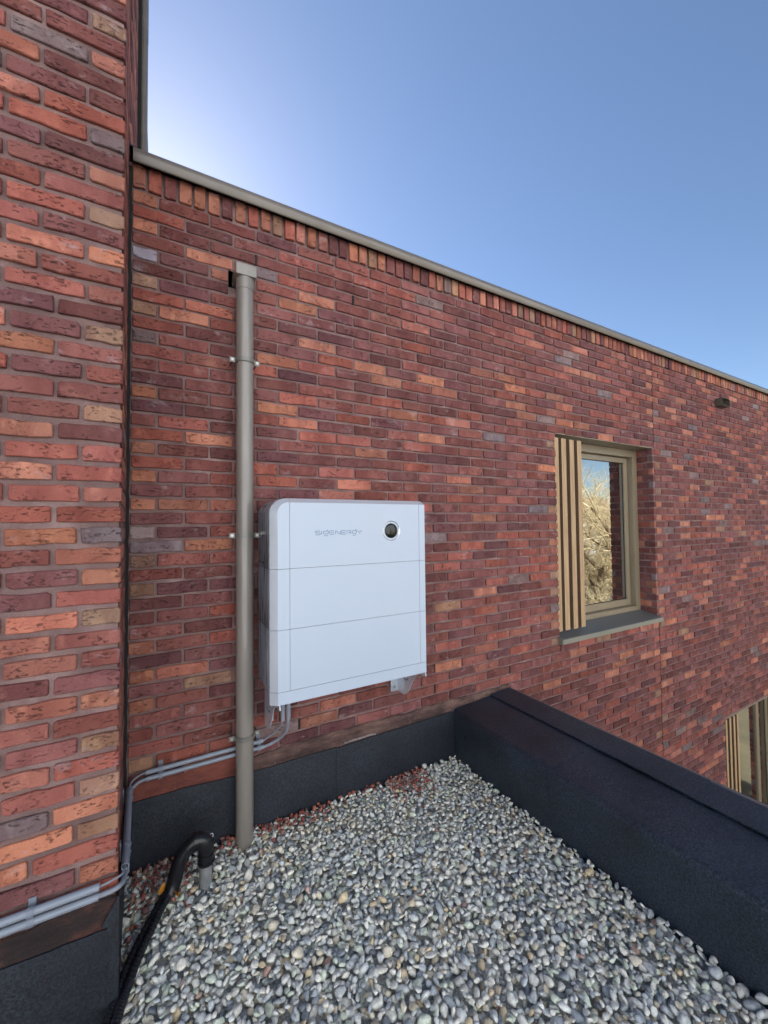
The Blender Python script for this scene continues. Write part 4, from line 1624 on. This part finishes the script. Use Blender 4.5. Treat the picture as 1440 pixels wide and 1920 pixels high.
up = window(WIN[0], WIN[1], 0.600, WIN[3], 0.156, 'upper window with a bronze frame and reflecting glass, right of the white box', 'window', 3.02)
m = MB()
sp = [(-0.040, 0.556), (-0.040, 0.590), (-0.037, 0.593), (0.156, 0.632), (0.156, 0.622), (-0.030, 0.583), (-0.034, 0.556)]
m.prism(sp, 'x', WIN[0] - 0.022, WIN[1] + 0.004)
s_o = part('sill', m.mesh('sill', M_SILL), None, up)
m = MB().box(WIN[0] - 0.026, WIN[0] - 0.0225, -0.041, 0.0, 0.553, 0.602, 0.001)
part('end_cap', m.mesh('end_cap', M_SILLE), None, s_o)
m = MB().box(WIN[0] - 0.0222, WIN[1] + 0.0045, -0.0425, -0.0402, 0.553, 0.5895)
part('nosing', m.mesh('nosing', M_SILLE), None, s_o)
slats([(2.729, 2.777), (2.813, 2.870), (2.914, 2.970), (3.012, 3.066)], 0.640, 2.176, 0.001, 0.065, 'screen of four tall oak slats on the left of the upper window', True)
m = MB()
n = 26
for i in range(n):
    x0_, x1_ = 3.72 + 0.28 * i / n, 3.72 + 0.28 * (i + 1) / n
    y0_, y1_ = 0.42 + 0.03 * math.sin(i * 1.1), 0.42 + 0.03 * math.sin((i + 1) * 1.1)
    m.add([(x0_, y0_, 0.62), (x1_, y1_, 0.62), (x1_, y1_, 2.2), (x0_, y0_, 2.2), (x0_, y0_ + .006, 0.62), (x1_, y1_ + .006, 0.62), (x1_, y1_ + .006, 2.2), (x0_, y0_ + .006, 2.2)], [(0, 1, 2, 3), (7, 6, 5, 4)], True)
o = part('curtain', m.mesh('curtain', M_CURT, False), None)
tag(o, 'pale grey curtain hanging inside the upper window', 'curtain')

low = window(LOW[0], LOW[1], LOW[2], LOW[3], 0.150, 'lower window half hidden behind the parapet at the right edge', 'window', 5.74, mull=6.86)
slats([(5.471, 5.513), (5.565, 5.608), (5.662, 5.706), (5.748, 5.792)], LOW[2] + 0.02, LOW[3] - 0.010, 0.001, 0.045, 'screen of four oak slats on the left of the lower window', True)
m = MB().box(6.35, 8.0, 0.9, 0.95, -3.0, -1.45)
o = part('screen_panel', m.mesh('screen_panel', plain('green_grey_panel', (0.10, 0.105, 0.09), 0.8)), None)
tag(o, 'green grey panel standing inside the lower window', 'panel')

# ================================================================== overflow spout
m = MB()
x0, x1, z0, z1, yf, t = 5.480, 5.670, 2.795, 2.882, -0.072, 0.004
v = [(x0, yf, z0), (x1, yf, z0), (x1, yf, z1), (x0, yf, z1), (x0 + t, yf, z0 + t), (x1 - t, yf, z0 + t), (x1 - t, yf, z1 - t), (x0 + t, yf, z1 - t)]
v += [(x, 0.03, z) for x, _, z in v[:4]] + [(x, 0.0, z) for x, _, z in v[4:8]]
m.add(v, [(0, 1, 5, 4), (1, 2, 6, 5), (2, 3, 7, 6), (3, 0, 4, 7), (0, 8, 9, 1), (1, 9, 10, 2), (2, 10, 11, 3), (3, 11, 8, 0), (4, 5, 13, 12), (5, 6, 14, 13), (6, 7, 15, 14), (7, 4, 12, 15), (12, 13, 14, 15)])
o = part('overflow_spout', m.mesh('overflow_spout', plain('dark_bronze', srgb(84, 78, 68), 0.5, 0.1)), None)
tag(o, 'small square bronze overflow spout high on the long wall', 'spout')

# ================================================================== what the windows mirror: bare trees and a house in the sun; then added bounce blocks
def tree_meshes(seed, h):
    rs = random.Random(seed)
    tr, tw = MB(), MB()

    def grow(p, d, L, r, lev):
        pts = [p]
        q = p.copy()
        dd = d.copy()
        for i in range(3):
            dd = (dd + Vector((rs.gauss(0, .13), rs.gauss(0, .13), rs.gauss(0.03, .10)))).normalized()
            q = q + dd * L / 3
            pts.append(q.copy())
        rr = [r, r * .85, r * .7, r * .55]
        (tr if lev < 2 else tw).tube(pts, r, 7 if lev == 0 else (5 if lev == 1 else 3), cap=False, radii=rr)
        if lev >= 5:
            return
        nchild = (7, 7, 6, 5, 4)[lev]
        for i in range(nchild):
            t = rs.uniform(0.35, 1.0) if lev else rs.uniform(0.3, 1.0)
            k = min(2, int(t * 3))
            b = pts[k].lerp(pts[k + 1], t * 3 - k)
            nd = (dd * 0.6 + Vector((rs.gauss(0, .7), rs.gauss(0, .7), rs.gauss(.18, .5)))).normalized()
            grow(b, nd, L * rs.uniform(.5, .72), r * (.43 if lev else .45), lev + 1)

    grow(Vector((0, 0, 0)), Vector((0, 0, 1)), h * 0.42, h * 0.022, 0)
    return tr.mesh('trunk', M_BARK, False), tw.mesh('crown', M_TWIG, False)


variants = [tree_meshes(3, 8.5), tree_meshes(8, 8.0)]
spots = [(13.0, -5.6, 0), (15.6, -7.6, 1), (18.6, -7.4, 0), (11.0, -10.5, 1), (21.0, -10.2, 0), (24.0, -10.6, 1), (7.0, -12.0, 0), (27.5, -12.5, 1), (31.0, -15.0, 0)]
for i, (x, y, k) in enumerate(spots):
    t = empty('bare_tree', (x, y, -3.4), 'bare golden winter tree mirrored in the window glass', 'tree', 'bare trees mirrored in the windows')
    t.rotation_euler.z = i * 1.3
    for nme, me in zip(('trunk', 'crown'), variants[k]):
        c = bpy.data.objects.new(nme, me)
        link(c, t)

def house(x0, x1, y, h, label, mat, roofc):
    hs = empty('house', ((x0 + x1) / 2, y - 4.5, -3.4), label, 'house', 'pale houses across the garden')
    part('wall', MB().box(x0, x1, y - 9, y, -3.4, h).mesh('wall', mat), None, hs)
    part('roof', MB().prism([(y - 9.4, h), (y - 4.5, h + 3.6), (y + 0.4, h)], 'x', x0 - 0.2, x1 + 0.2).mesh('roof', M_ROOFT), None, hs)
    n = int((x1 - x0) / 3)
    for fl in (-2.4, 0.3, 2.9, 5.5, 8.1, 10.7):
        if fl + 1.5 > h:
            continue
        for i in range(n):
            xw = x0 + 1.0 + i * (x1 - x0 - 1.4) / n
            wd = part('window', MB().box(xw, xw + 1.2, y + 0.002, y + 0.05, fl, fl + 1.4).mesh('window', M_HOUSE), None, hs)
            part('pane', MB().box(xw + .1, xw + 1.1, y + 0.05, y + 0.06, fl + .1, fl + 1.3).mesh('pane', M_LENS), None, wd)


house(46, 58, -30, 1.6, 'low pale house mirrored beyond the trees in the upper window', M_HOUSE, None)
house(-26, -10, -15, 13.4, 'unseen white apartment block added to bounce sunlight, farthest along the row', M_HOUSE, None)  # three unseen blocks, added to throw sunlight back onto shaded wall and gravel
house(-9, 5, -15, 13.4, 'unseen white apartment block added to bounce sunlight, facing the tower', M_HOUSE, None)
house(6, 20, -17, 13.4, 'unseen white apartment block added to bounce sunlight, facing the upper window', M_HOUSE, None)
